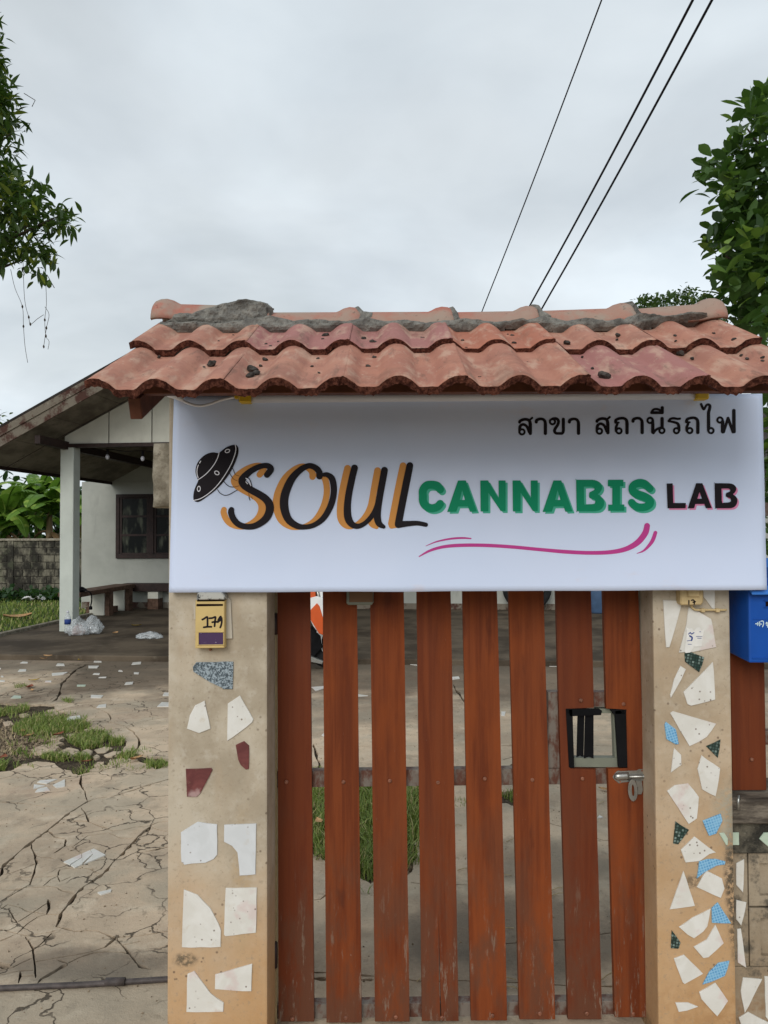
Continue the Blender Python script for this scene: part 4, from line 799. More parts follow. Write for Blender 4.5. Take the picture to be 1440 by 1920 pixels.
def ring(cx, cy, rx, ry, n=20, tilt=0): return lq(*[(cx + cos(2 * pi * k / n) * rx * (1 if abs(sin(2 * pi * k / n)) < 2 else 1) + tilt * sin(2 * pi * k / n) * ry, cy + sin(2 * pi * k / n) * ry) for k in range(n)])
oval(ring(740, 810, 118, 270, 20, .05), ring(745, 810, 32, 145, 20, .05), YG - .014, .003, 'hasp')
bm = B(); pxprism(bm, lq((810, 560), (960, 570), (990, 800), (975, 850), (950, 910), (860, 910), (870, 760), (830, 640)), YG - .008, .003, .0006); fin('staple_tongue', bm, M['steel'], latch)
for x, y in ((405, 378), (430, 600), (965, 325)):
    bm = B(); lathe(bm, ly(x, y, YG - .003), [(.0032, 0), (.0026, -.0016)], 8, Vector((0, 1, 0))); fin('screw', bm, M['bolt'], latch)
# brown panel box hung on the slats, half behind the banner
pb = thing('panel_box', 'small brown box with a grey green rim on the gate just under the banner', 'box', P(675, 1134, YG - .02))
bm = B(); pxprism(bm, [(649.5, 1010), (700, 1010), (700, 1130), (697, 1134.5), (653, 1134.5), (649.5, 1131)], YG - .045, .044, .003); fin('case', bm, M['box_rim'], pb)
bm = B(); pxprism(bm, [(655, 1016), (699, 1016), (699, 1129), (655, 1129)], YG - .048, .006, .001); fin('lid', bm, M['box_brown'], pb)
# ------------------------------------------------------------------ tiled roof over the gate
roof = thing('gate_roof', 'little terracotta tiled roof with a mortared ridge over the gate', 'roof', (.15, 2.58, 2.0))
TH = .021; W_T = .306; LEN = .42
def tprof(s):
    ph = ((s + .015) % .15) / .15        # crest at ph = 0, flat trough around .5
    ph = min(1, min(ph, 1 - ph) / .34); return .028 * (1 - ph * ph) ** 1.05
def tile_mesh(seed, x0=0.0, wd=W_T, LEN=LEN):
    rr = random.Random(seed); nx, nt_ = 46, 7; V = []; Fa = []; mi = []
    ej = [rr.uniform(-.0025, .0025) for _ in range(nx + 1)]
    for lay in (0, 1):
        for j in range(nt_ + 1):
            t = LEN * (j / nt_) ** 1.3
            for i in range(nx + 1):
                s = x0 + (wd - x0) * i / nx; z = tprof(s) + (0.004 if s > .296 else 0)
                e = 0
                if lay: z -= TH + (rr.uniform(-.003, .003) if j == 0 else 0)
                if j == 0: e = ej[i] + (rr.uniform(-.0015, .0015)) + (.004 if lay else 0)
                z += .0012 * noise.noise(Vector((s * 25, t * 18, seed)))
                V.append((s, t + e, z))
    n = (nx + 1) * (nt_ + 1); ix = lambda l, j, i: l * n + j * (nx + 1) + i
    for j in range(nt_):
        for i in range(nx):
            Fa.append((ix(0, j, i), ix(0, j, i + 1), ix(0, j + 1, i + 1), ix(0, j + 1, i))); mi.append(0)
            Fa.append((ix(1, j, i + 1), ix(1, j, i), ix(1, j + 1, i), ix(1, j + 1, i + 1))); mi.append(1)
    # broken front edge: two bands so that it is rough
    for i in range(nx): Fa.append((ix(1, 0, i), ix(1, 0, i + 1), ix(0, 0, i + 1), ix(0, 0, i))); mi.append(1)
    for j in range(nt_):
        Fa.append((ix(0, j, 0), ix(0, j + 1, 0), ix(1, j + 1, 0), ix(1, j, 0))); mi.append(1)
        Fa.append((ix(1, j, nx), ix(1, j + 1, nx), ix(0, j + 1, nx), ix(0, j, nx))); mi.append(1)
    me = bpy.data.meshes.new('roof_tile'); me.from_pydata(V, [], Fa); me.materials.append(M['tile']); me.materials.append(M['tile_edge']); me.polygons.foreach_set('material_index', mi)
    top = [k == 0 for k in mi]; me.polygons.foreach_set('use_smooth', top); return me
TM = [tile_mesh(k) for k in range(3)]; TL = tile_mesh(5, -.04); UM = [tile_mesh(k + 10, 0.0, W_T, .345) for k in range(3)]; UL = tile_mesh(15, -.04, W_T, .345)
SLP = radians(24.6)
def place_tile(me, x, y, z, ang, back=False):
    o = link('roof_tile', me, roof); o.location = Vector((x, y, z)) - BASE[roof]
    o.rotation_euler = (ang + rnd.uniform(-.006, .006), rnd.uniform(-.006, .006), (pi if back else 0) + rnd.uniform(-.008, .008)); return o
for i in range(6):
    x = -.70 + .301 * i
    place_tile(TL if i == 0 else TM[i % 3], x, 1.905 + rnd.uniform(-.006, .006), 2.008 + rnd.uniform(-.002, .003), SLP)
    x2 = -.705 + .301 * i
    place_tile(UL if i == 0 else UM[(i + 1) % 3], x2, 2.255 + rnd.uniform(-.005, .005), 2.186 + rnd.uniform(-.001, .003), SLP)
    place_tile(TM[(i + 2) % 3], x + .302, 3.295, 2.008, SLP, True); place_tile(UM[i % 3], x + .302, 2.945, 2.186, SLP, True)
# ridge tiles: half-round caps with a collar at one end
def ridge_cap(x0, x1, cy, cz, r, tilt, collar_right, name='ridge_tile'):
    bm = B(); n = 16; prof = []
    L = x1 - x0
    st = [0, .02, .5 * L, L - .085, L - .075, L - .06, L - .04, L - .02, L - .006, L]; rr = [r, r, r, r, r + .004, r + .012, r + .017, r + .015, r + .009, r + .002]
    if not collar_right: st = [L - s for s in st][::-1]; rr = rr[::-1]
    for lay in (0, -.014):
        rings = []
        for s, q in zip(st, rr):
            rings.append([bm.verts.new((x0 + s, cy - cos(t) * (q + lay), cz + tilt * (s / L - .5) + sin(t) * (q + lay) * .98)) for t in np.linspace(radians(6), radians(174), n)])
        prof.append(rings)
        for a, b in zip(rings, rings[1:]):
            for k in range(n - 1): f = bm.faces.new((a[k], a[k + 1], b[k + 1], b[k])); f.smooth = True
    o_, i_ = prof
    for e in (0, -1):
        for k in range(n - 1): bm.faces.new((o_[e][k], o_[e][k + 1], i_[e][k + 1], i_[e][k]))
    for a in range(len(st) - 1):
        for k in (0, n - 1): bm.faces.new((o_[a][k], o_[a + 1][k], i_[a + 1][k], i_[a][k]))
    return fin(name, bm, M['ridge'], roof)
RY, RR = 2.60, .082
def rx(px): return (px - 720) * 2.555 / 1450
ends = [287, 500, 672, 847, 1008, 1187, 1362]
zc = [2.338, 2.312, 2.312, 2.312, 2.318, 2.328]; tl = [-.012, .0, 0, .004, .010, .022]
for i in range(6): ridge_cap(rx(ends[i]), rx(ends[i + 1]) + (.012 if i < 5 else 0), RY, zc[i], RR, tl[i], i > 0)
# bedding mortar under the caps and the fresh lump on the first cap
def lump(poly, step, yf, thick, seed, name, m, soft=10):
    xs = [p[0] for p in poly]; ys = [p[1] for p in poly]; gx = np.arange(min(xs) - step, max(xs) + 2 * step, step); gy = np.arange(min(ys) - step, max(ys) + 2 * step, step)
    X, Y_ = np.meshgrid(gx, gy); D = sd_poly(X, Y_, poly); V = []; idx = {}; Fa = []
    for j in range(len(gy)):
        for i in range(len(gx)):
            if D[j, i] < step * .9:
                x, y = gx[i], gy[j]; nz = noise.fractal(Vector((x * .05, y * .07, seed)), .9, 2.1, 5); e = min(1, max(0, -D[j, i] / soft)); e = sqrt(e)
                p0 = P(x, y, yf(x, y)); d = (p0 - EYE).normalized()
                idx[(j, i)] = len(V); V.append(p0 - Vector((0, 1, -.25)) * (thick * e * (1 + .75 * nz) - .012 * (1 - e)))
    for j in range(len(gy) - 1):
        for i in range(len(gx) - 1):
            q = [(j, i), (j, i + 1), (j + 1, i + 1), (j + 1, i)]
            if all(k in idx for k in q): Fa.append(tuple(idx[k] for k in q[::-1]))
    return raw(name, V, Fa, M[m], roof, smooth=False)
def ycap(x, y):
    i = max(0, min(5, sum(1 for e in ends[1:6] if x > e))); z = P(x, y, 2.54).z - zc[i]; q = RR * RR - z * z
    return RY - sqrt(q) if 0 < z < RR * .99 else (RY - RR if z <= 0 else RY - .02)
bed = [(300, 602), (420, 604), (505, 590), (550, 600), (600, 597), (640, 602), (665, 598), (680, 592), (720, 601), (760, 598), (800, 603), (845, 598), (870, 596), (930, 602), (1000, 596), (1020, 590), (1060, 600), (1100, 595), (1140, 600), (1180, 592), (1200, 586), (1250, 592), (1290, 584), (1325, 586), (1330, 594), (1250, 606), (1180, 620), (1140, 616), (1090, 618), (1050, 622), (1000, 616), (960, 612), (900, 624), (860, 622), (800, 624), (740, 616), (690, 622), (640, 618), (560, 622), (500, 622), (440, 622), (400, 624), (340, 618), (302, 622), (296, 612)]
lump(bed, 3.0, lambda x, y: 2.512 - .0009 * max(0, y - 602), .016, 3.0, 'bedding_mortar', 'mortar', 7)
lump([(322, 584), (360, 586), (400, 572), (440, 562), (462, 559), (500, 566), (512, 576), (508, 590), (494, 600), (470, 612), (440, 622), (400, 618), (360, 610), (326, 606), (310, 612), (304, 604), (320, 596)], 2.2, lambda x, y: min(ycap(x, y), 2.535), .016, 9.0, 'mortar_patch', 'mortar', 9)
for a in ([(658, 578), (672, 572), (682, 582), (700, 584), (700, 596), (682, 606), (664, 604)], [(838, 576), (850, 572), (860, 586), (868, 604), (846, 606)], [(995, 568), (1012, 570), (1020, 582), (1036, 592), (1030, 604), (1008, 602), (1002, 586)], [(1168, 566), (1186, 562), (1196, 576), (1206, 588), (1200, 602), (1180, 604), (1178, 584)]): lump(a, 2.2, ycap, .010, a[0][0], 'mortar_patch', 'mortar', 6)
bm = B(); box(bm, -.745, 1.09, 2.53, 2.67, 2.22, 2.315); fin('ridge_bed', bm, M['mortar'], roof)
# timber under the tiles
def tz(y): return 2.008 - TH - .004 + (y - 1.905) * math.tan(SLP)
for y in (2.055, 2.30):
    bm = B(); box(bm, -.70, 1.10, y, y + .038, tz(y) - .029, tz(y) - .001, .002); fin('batten', bm, M['brown_wood'], roof)
for x in (-.655, .15, 1.02):
    ys_ = 2.03 if x < 0 else 2.34
    bm = B(); beam(bm, (x, ys_, tz(ys_) - .062), (x, 2.60, tz(2.60) - .062), .032, .058, bev=.002); fin('rafter', bm, M['brown_wood'], roof)
    bm = B(); beam(bm, (x, 3.16, tz(2.03) - .062), (x, 2.603, tz(2.60) - .062), .032, .058); fin('rafter', bm, M['brown_wood'], roof)
bm = B(); box(bm, -.66, 1.1, 2.49, 2.60, 2.09, tz(2.49) - .093, .003); fin('lintel', bm, M['dark_wood'], roof)
bm = B(); box(bm, -.60, 1.05, 2.425, 2.445, 2.06, tz(2.43) - .095); fin('dark_filler', bm, M['dark_wood'], roof)  # dark board added so the gap above the banner reads as deep shade
# ------------------------------------------------------------------ fence and low wall on the right
fen = thing('wooden_fence', 'red brown plank fence standing on the low wall behind the blue mailbox', 'fence', (P(1500, 1480, 2.60).x, 2.60, .75))
zf1 = P(1400, 1481, 2.60).z
for k in range(4):
    x0 = P(1370.5 + k * 86, 1300, 2.60).x; bm = B(); box(bm, x0, x0 + .114, 2.60, 2.62, zf1 - .002, 1.98, .0016); bd = fin('board', bm, M['wood'], fen)
    bm = B(); lathe(bm, P(1409 + k * 86, 1424, 2.60), [(.0072, .001), (.0066, -.003), (.0035, -.006)], 8, Vector((0, 1, 0))); fin('bolt', bm, M['bolt'], bd)
for z in (.93, 1.7):
    bm = B(); box(bm, P(1366, 1300, 2.62).x, 1.75, 2.621, 2.66, z, z + .045, .001); fin('rail', bm, M['rail'], fen)
lw = thing('low_wall', 'low front wall with dark mouldy coping and square blocks right of the gate', 'wall', (P(1500, 1900, 2.58).x, 2.6, 0))
def zz(y, Y): return P(1400, y, Y).z
x0 = xd + .002; X1 = 2.09
bm = B(); box(bm, x0, X1, 2.53, 2.76, zz(1546, 2.53), zz(1500, 2.53), .005); fin('coping', bm, M['coping'], lw)
bm = B(); box(bm, x0, X1, 2.56, 2.74, zz(1601, 2.56), zz(1546, 2.53) - .001, .004); fin('mouldy_band', bm, M['moss'], lw)
bm = B(); zt_ = zz(1601, 2.56) - .001
xh0 = P(1424, 1640, 2.575).x; hs = .135
zs_ = [zz(1606, 2.575), zz(1665, 2.575), zz(1722, 2.575), zz(1792, 2.575)]
# blocks with square recesses, laid in two visible courses
for r, (za, zb_) in enumerate(((zz(1700, 2.575), zt_), (zz(1813, 2.575), zz(1701, 2.575)), (zz(1930, 2.575), zz(1814, 2.575)))):
    for k in range(4):
        if r == 2:
            if k == 0: bm = B(); box(bm, x0, X1, 2.577, 2.72, za, zb_, .003); fin('plinth', bm, M['wall_beige'], lw)
            continue
        bx0 = P(1404, 1650, 2.575).x + k * .22; bx1 = bx0 + .214; m_ = .036; fr = [(bx0, za + .003), (bx1, za + .003), (bx1, zb_ - .003), (bx0, zb_ - .003)]
        inn = [(bx0 + m_, za + m_), (bx1 - m_, za + m_), (bx1 - m_, zb_ - m_), (bx0 + m_, zb_ - m_)]; bm = B()
        of, if_, ib = [[bm.verts.new((x, y, z)) for x, z in l] for l, y in ((fr, 2.575), (inn, 2.575), (inn, 2.62))]; ob = [bm.verts.new((x, 2.72, z)) for x, z in fr]
        for a in range(4):
            b = (a + 1) % 4; bm.faces.new((of[a], of[b], if_[b], if_[a])); bm.faces.new((if_[a], if_[b], ib[b], ib[a])); bm.faces.new((of[b], of[a], ob[a], ob[b]))
        bm.faces.new(ib).material_index = 1; bm.faces.new(ob); fin('block', bm, [M['wall_beige'], M['coping']], lw)
bm = B(); box(bm, x0, P(1403, 1650, 2.575).x, 2.578, 2.72, zz(1813, 2.575), zt_, .002); box(bm, P(1404, 1650, 2.575).x, X1, 2.59, 2.715, zz(1813, 2.575), zt_ - .002); fin('wall_body', bm, M['wall_beige'], lw)
for Yw, m, p in ((2.56, 'shard_pale_green', [(840, 280), (895, 280), (897, 388), (840, 388)]), (2.56, 'shard_pale_green', [(1070, 335), (1110, 282), (1160, 280), (1200, 330), (1160, 415)]), (2.578, 'shard_white', [(872, 545), (940, 510), (930, 795), (872, 730)]), (2.578, 'shard_white', [(872, 860), (960, 880), (915, 1078), (872, 1025)]), (2.578, 'shard_white', [(880, 1110), (912, 1105), (958, 1440), (885, 1395)]),
               (2.577, 'shard_white', [(930, 1525), (1095, 1540), (1010, 1700), (945, 1830), (910, 1640)]), (2.577, 'shard_white', [(1115, 1515), (1190, 1515), (1210, 1700), (1170, 1920), (1125, 1860)]), (2.577, 'shard_white', [(895, 1870), (975, 1820), (1150, 1910), (1150, 1950), (920, 1950)])): shard(lw, Yw, crop(1190, 1500, 4.572, p), m)
bm = B(); tube(bm, [P(1384, 1518, 2.50), P(1384, 1500, 2.50), P(1385, 1493, 2.505), P(1387, 1498, 2.52)], .004, 7); hk = fin('hook', bm, M['steel'], lw)
# ------------------------------------------------------------------ banner
ban = thing('banner', 'white vinyl shop banner with green, black and orange lettering across the gate', 'banner', (P(878, 1109, YS).x, YS, P(878, 1109, YS).z))
bm = B(); NX, NZ = 90, 34; gr = []
for j in range(NZ + 1):
    row = []; t = j / NZ
    for i in range(NX + 1):
        s = i / NX; x = (326 + (317 - 326) * t) * (1 - s) + (1430 + (1438 - 1430) * t) * s; y = (742 + (738 - 742) * s) * (1 - t) + (1111 + (1106 - 1111) * s) * t
        if j in (0, NZ): y += .9 * noise.noise(Vector((s * 9, j, 2)))
        p = P(x, y, YS); p.y += ripple(p.x, p.z); row.append(bm.verts.new(p))
    gr.append(row)
for j in range(NZ):
    for i in range(NX): bm.faces.new((gr[j][i], gr[j + 1][i], gr[j + 1][i + 1], gr[j][i + 1])).smooth = True
rim = gr[0] + [r[-1] for r in gr[1:]] + gr[-1][-2::-1] + [r[0] for r in gr[-2:0:-1]]; bk_ = [bm.verts.new((v.co.x, YS + .026, v.co.z)) for v in rim]
for a in range(len(rim)): b = (a + 1) % len(rim); bm.faces.new((rim[a], rim[b], bk_[b], bk_[a]))
bm.faces.new(bk_); fin('panel', bm, M['vinyl'], ban)
k1 = lambda n: YS - .0009 * n
T3 = (310, 730, 2.526); TU = (350, 820, 8.47); TC = (780, 880, 3.1304); TL4 = (1090, 870, 4.645); TH1 = (960, 745, 6.545); TH2 = (1180, 745, 6.545)
Sp = [(1275, 595), (1335, 510), (1300, 458), (1230, 448), (1130, 475), (1020, 535), (920, 620), (878, 690), (915, 765), (1020, 835), (1150, 905), (1250, 975), (1310, 1060), (1316, 1160), (1270, 1270), (1180, 1355), (1060, 1412), (930, 1416), (820, 1378), (745, 1300), (705, 1200), (710, 1150)]
Sw = [48, 52, 46, 42, 44, 48, 54, 58, 58, 57, 57, 60, 64, 64, 60, 54, 48, 46, 48, 50, 50, 44]
def shift(p, dx, dy): return [(a[0] + dx, a[1] + dy) for a in p]
art('letter_shadow', [('s', shift(Sp, -118, -2), Sw)], TU, k1(1), M['ink_orange'], ban)
art('letter', [('s', Sp, Sw)], TU, k1(3), M['ink_black'], ban)
Op = [(730, 412), (727, 388), (705, 368), (675, 363), (635, 385), (595, 430), (566, 500), (563, 560), (582, 615), (620, 645), (660, 652), (705, 642), (750, 608), (785, 545), (798, 480), (790, 425), (768, 405), (752, 404)]
Ow = [15, 15, 14, 13, 15, 18, 20, 20, 18, 15, 12, 12, 14, 15, 15, 15, 12, 10]
Up = [(896, 372), (882, 430), (868, 500), (862, 560), (866, 610), (885, 640), (915, 648), (950, 630), (985, 590), (1008, 540), (1022, 470), (1038, 383)]; Uw = [16, 16, 16, 17, 18, 15, 12, 11, 12, 14, 16, 16]
Ut = [(1030, 430), (1010, 540), (1004, 600), (1012, 635), (1034, 651)]; Utw = [15, 16, 17, 15, 9]
Lp = [(1158, 361), (1142, 440), (1124, 530), (1104, 635)]; Lf = [(1104, 640), (1150, 636), (1195, 634), (1234, 641)]
for nm, sh_ in (('O', [('s', Op, Ow)]), ('U', [('s', Up, Uw), ('s', Ut, Utw)]), ('L', [('s', Lp, [16, 17, 17, 17]), ('s', Lf, [17, 13, 11, 10])])):
    if nm == 'L': sd_ = [('s', shift(Lp, -32, 1), [16, 17, 17, 17]), ('s', shift(Lf[:2], -32, 6), [14, 9], False)]
    else: sd_ = [(s[0], shift(s[1], -33, 2), s[2]) for s in sh_]
    art('letter_shadow', sd_, T3, k1(1), M['ink_orange'], ban); art('letter', sh_, T3, k1(3), M['ink_black'], ban)
# flying saucer emblem
for w, p in ((6, [(728, 490), (748, 530), (768, 585)]), (6, [(685, 570), (703, 605), (728, 640)]), (6, [(595, 705), (640, 755), (690, 785), (748, 790)]), (6, [(490, 830), (530, 885), (600, 920), (670, 910), (740, 872), (805, 836)]), (7, [(940, 640), (985, 650), (1015, 700), (1038, 785)]), (6, [(935, 690), (965, 715), (1000, 760)]), (7, [(988, 945), (1004, 997)])): art('cable_line', [('s', p, w)], TU, k1(2), M['ink_black'], ban, .4)
for p in ([(768, 590), (790, 602), (830, 610)], [(728, 648), (760, 672), (805, 690)], [(752, 790), (790, 782), (830, 770)], [(980, 890), (995, 930)], [(1030, 940), (1040, 980)]): art('cable_line', [('s', p, 5)], TU, k1(2), M['ink_brown'], ban, .4)
art('saucer', [('p', catmull([(768, 118), (795, 128), (822, 175), (816, 270), (772, 400), (692, 560), (592, 700), (470, 830), (340, 930), (240, 1000), (180, 1026), (130, 1016), (106, 985), (106, 900), (132, 800), (182, 690), (172, 662), (142, 570), (145, 480), (180, 390), (250, 310), (330, 260), (420, 238), (505, 250), (545, 222), (620, 165), (700, 130)], 4, True))], TU, k1(2), M['ink_black'], ban, .5)
W5 = lambda p, w=5: ('s', p, w)
art('saucer_lines', [W5([(772, 118), (782, 190), (760, 290), (700, 440), (600, 610), (480, 770), (350, 890), (220, 972), (108, 1002)], 6), W5([(516, 240), (490, 330), (430, 440), (340, 550), (260, 620), (165, 682)], 6), W5([(185, 440), (166, 500), (164, 580), (182, 645)], 6), W5([(222, 378), (205, 408)], 7),
     ('e', 648, 217, 44, 31, -20), ('-e', 648, 217, 31, 19, -20), ('e', 480, 565, 44, 34, 28), ('-e', 480, 565, 30, 21, 28), ('e', 192, 817, 29, 47, 4), ('-e', 192, 817, 18, 33, 4), W5([(942, 650), (985, 690), (1018, 768)], 7), W5([(940, 705), (965, 740)], 6)], TU, k1(4), M['ink_white'], ban, .4)
# CANNABIS
def A(dx): return [('p', [(247 + dx, 66), (292 + dx, 66), (357 + dx, 246), (317 + dx, 248), (305 + dx, 216), (247 + dx, 217), (236 + dx, 248), (184 + dx, 249)]), ('-p', [(271 + dx, 118), (256 + dx, 180), (288 + dx, 180)])]
def N(dx): return [('p', [(378 + dx, 66), (422 + dx, 66), (486 + dx, 174), (485 + dx, 66), (525 + dx, 66), (525 + dx, 244), (498 + dx, 244), (424 + dx, 134), (424 + dx, 246), (380 + dx, 246)])]
Bp = [('p', catmull([(940, 62), (941, 62), (1000, 62), (1050, 64), (1085, 85), (1090, 115), (1076, 138), (1066, 146), (1085, 160), (1102, 185), (1100, 215), (1080, 238), (1050, 245), (1000, 245), (944, 245), (943, 245), (941, 150)], 3, True)), ('-p', catmull([(984, 102), (985, 101), (1030, 101), (1046, 110), (1045, 122), (1020, 135), (1016, 150), (1020, 168), (1046, 176), (1052, 190), (1044, 203), (1000, 206), (987, 205), (985, 150)], 3, True))]
Ip = [('p', [(1126, 62), (1216, 62), (1216, 98), (1196, 98), (1196, 207), (1222, 207), (1222, 242), (1128, 243), (1128, 208), (1152, 208), (1152, 99), (1126, 99)])]
Cp = [('s', [(142, 118), (125, 98), (95, 90), (62, 95), (41, 122), (40, 155), (42, 190), (60, 216), (92, 228), (125, 220), (142, 202)], [22, 24, 23, 23, 23, 23, 23, 23, 23, 23, 22])]
Cx = [('p', [(30, 150), (30, 250), (165, 250), (165, 190), (120, 190), (108, 206), (80, 204)])]
Spp = [('s', [(1372, 112), (1345, 88), (1318, 80), (1288, 86), (1270, 105), (1275, 130), (1302, 147), (1340, 160), (1370, 178), (1372, 203), (1348, 220), (1315, 223), (1285, 214), (1266, 195)], [22, 23, 23, 22, 22, 23, 24, 24, 23, 23, 22, 22, 22, 21])]
for g in (Cp, A(0), N(0), N(189), A(560), Bp, Ip, Spp):
    g2 = [(s[0], shift(s[1], 13, 12)) + tuple(s[2:]) for s in g]
    art('letter_shadow', g2, TC, k1(1), M['ink_teal'], ban, .7); art('letter', g, TC, k1(3), M['ink_green'], ban, .6, .2)
# LAB
LL = [('p', [(745, 170), (796, 170), (801, 340), (912, 340), (910, 384), (753, 385)])]
LA = [('p', [(1003, 168), (1055, 168), (1138, 382), (1088, 384), (1075, 346), (995, 347), (985, 384), (931, 385)]), ('-p', [(1032, 240), (1012, 303), (1054, 303)])]
LB = [('p', catmull([(1164, 168), (1165, 168), (1240, 168), (1310, 172), (1345, 195), (1350, 225), (1335, 252), (1322, 262), (1350, 285), (1362, 315), (1352, 355), (1320, 380), (1260, 384), (1172, 384), (1170, 384), (1166, 270)], 3, True)), ('-p', catmull([(1222, 213), (1224, 212), (1285, 212), (1300, 224), (1296, 240), (1268, 252), (1262, 268), (1268, 285), (1298, 296), (1307, 312), (1298, 332), (1245, 337), (1228, 336), (1224, 270)], 3, True))]
for g in (LL, LA, LB):
    g2 = [(s[0], shift(s[1], 14, 15)) + tuple(s[2:]) for s in g]
    art('letter_shadow', g2, TL4, k1(1), M['ink_pink'], ban, .6); art('letter', g, TL4, k1(3), M['ink_black'], ban, .6, .2)
art('swoosh', [('s', [(18, 512), (80, 478), (160, 455), (260, 446), (400, 446), (560, 455), (720, 470), (880, 484), (1020, 490), (1140, 486), (1230, 468), (1300, 430), (1345, 375), (1357, 332)], [3, 7, 9, 10, 10, 10, 10, 11, 11, 12, 14, 17, 18, 17])], TC, k1(1), M['ink_magenta'], ban)
art('swoosh', [('s', [(58, 450), (120, 425), (200, 408), (270, 403), (322, 406)], [1.5, 4, 5.5, 5.5, 4])], TC, k1(1), M['ink_magenta'], ban, .5); art('swoosh', [('s', [(1296, 494), (1340, 475), (1385, 425), (1406, 372)], [1.5, 6, 11, 11])], TC, k1(1), M['ink_magenta'], ban, .5)
# Thai line
def ringb(cx, cy, r=32, w=14): return [('e', cx, cy, r + w, r + w, 0), ('-e', cx, cy, r - w, r - w, 0)]
R_ = lambda cx, cy: ('ring', cx, cy)
def thai(tf, dx, dy, strokes, loops):
    sh_ = [('s', shift(p, dx, dy), w, sm) for p, w, sm in strokes] + [('e', x + dx, y + dy, 45, 45, 0) for x, y in loops] + [('-e', x + dx, y + dy, 18, 18, 0) for x, y in loops]
    art('thai_letter', sh_, tf, k1(1), M['ink_black'], ban, .45)
SO = ([([(92, 305), (100, 290), (140, 272), (185, 272), (215, 290), (225, 330)], [18, 18, 18, 18, 19, 21], True), ([(225, 330), (225, 443)], 21, False), ([(220, 275), (248, 252)], [12, 14], False), ([(95, 430), (97, 365), (118, 338), (150, 335), (185, 362), (212, 425)], [19, 19, 17, 17, 17, 18], True)], [(123, 424)])
SA = ([([(298, 302), (305, 280), (345, 265), (385, 272), (406, 300), (410, 340)], [20, 19, 17, 17, 19, 21], True), ([(410, 340), (410, 442)], 21, False)], [])
KO = ([([(465, 285), (500, 262), (545, 262), (570, 290), (562, 335), (530, 385), (522, 415), (540, 440), (585, 443), (618, 440), (630, 410), (630, 350), (630, 270)], [14, 15, 17, 18, 18, 19, 19, 17, 17, 17, 19, 20, 20], True)], [(497, 300)])
TO = ([([(1268, 300), (1275, 280), (1310, 262), (1365, 258), (1400, 280), (1409, 320)], [18, 18, 17, 17, 19, 21], True), ([(1409, 320), (1409, 436)], 21, False), ([(1268, 310), (1308, 312)], [16, 12], False), ([(1290, 330), (1274, 370), (1276, 415)], [15, 17, 18], True)], [(1310, 413)])
for a, dx, dy in ((SO, 0, 0), (SA, 0, 0), (KO, 0, 0), (SA, 406, 0), (SO, 949, -8), (TO, 0, 0)): thai(TH1, dx, dy, *a)
NO = ([([(235, 255), (262, 255), (282, 280), (285, 330)], [12, 15, 18, 20], True), ([(285, 330), (285, 430)], 21, False), ([(292, 438), (325, 400), (365, 378), (395, 370)], [17, 15, 14, 14], True), ([(399, 262), (399, 385)], 21, False)], [(251, 285), (397, 409)])
II = ([([(270, 190), (402, 190)], 18, False), ([(270, 185), (290, 155), (330, 146), (375, 160), (400, 186)], 15, True), ([(401, 128), (401, 188)], 20, False)], [])
RO = ([([(482, 292), (500, 268), (540, 258), (590, 266), (620, 262)], [16, 15, 15, 14, 14], True), ([(485, 295), (540, 305), (590, 322), (606, 355), (608, 405)], [14, 15, 17, 19, 20], True)], [(577, 410)])
AI = ([([(880, 85), (912, 145), (945, 98), (972, 88), (988, 105), (985, 140), (973, 185), (972, 230)], [16, 16, 14, 15, 18, 19, 20, 21], True), ([(972, 230), (974, 405)], 21, False)], [(1003, 408)])
FO = ([([(1113, 250), (1138, 262), (1147, 300)], [13, 16, 20], True), ([(1147, 300), (1147, 422)], 22, False), ([(1160, 425), (1214, 255)], 17, False), ([(1214, 255), (1275, 425)], 18, False), ([(1285, 162), (1288, 420)], 22, False)], [(1113, 278)])
for a, dx, dy in ((SA, -255, -8), (NO, 0, 0), (II, 0, 0), (RO, 0, 0), (TO, -568, -5), (AI, 0, 0), (FO, 0, 0)): thai(TH2, dx, dy, *a)
# ------------------------------------------------------------------ tube light clamped along the banner's top
tl_ = thing('tube_light', 'long white tube light with yellow end caps along the banner top', 'tube light', P(890, 748, 2.38))
a_, b_ = P(470, 747.5, 2.385), P(1304, 741, 2.385)
bm = B(); tube(bm, [a_, b_], .0135, 12); fin('tube', bm, M['tube_white'], tl_)
bm = B(); d_ = Vector((0, .018, .006)); beam(bm, a_ + d_, b_ + d_, .02, .02, bev=.003); fin('batten', bm, M['tube_white'], tl_)
for x0, x1, y in ((449, 472, 747.5), (1302, 1326, 741)):
    bm = B(); c0, c1 = P(x0, y, 2.38), P(x1, y, 2.38); beam(bm, c0, c1, .036, .030, bev=.004)
    if x0 < 700: beam(bm, P(440, 744, 2.38), P(450, 744, 2.38), .016, .014, bev=.002)
    fin('end_cap', bm, M['yellow_cap'], tl_)
bm = B(); tube(bm, catmull([tuple(P(x, y, Yq)) for x, y, Yq in ((336, 746, 2.36), (350, 755, 2.36), (372, 761, 2.37), (392, 758, 2.375), (415, 750, 2.38), (440, 744.5, 2.38))], 5), .0042, 8); fin('cable', bm, M['cable_white'], tl_)
bm = B(); tube(bm, [P(313, 735, 2.36), P(320, 738, 2.36), P(334, 745, 2.36), P(343, 751, 2.36)], [.013, .0135, .009, .006], 10); fin('plug', bm, M['cable_white'], tl_)
bm = B(); tube(bm, catmull([tuple(P(x, y, Yq)) for x, y, Yq in ((270, 712, 2.40), (296, 724, 2.37), (306, 731, 2.36), (316, 737, 2.36))], 4), .013, 10); fin('socket', bm, M['cable_black'], tl_)
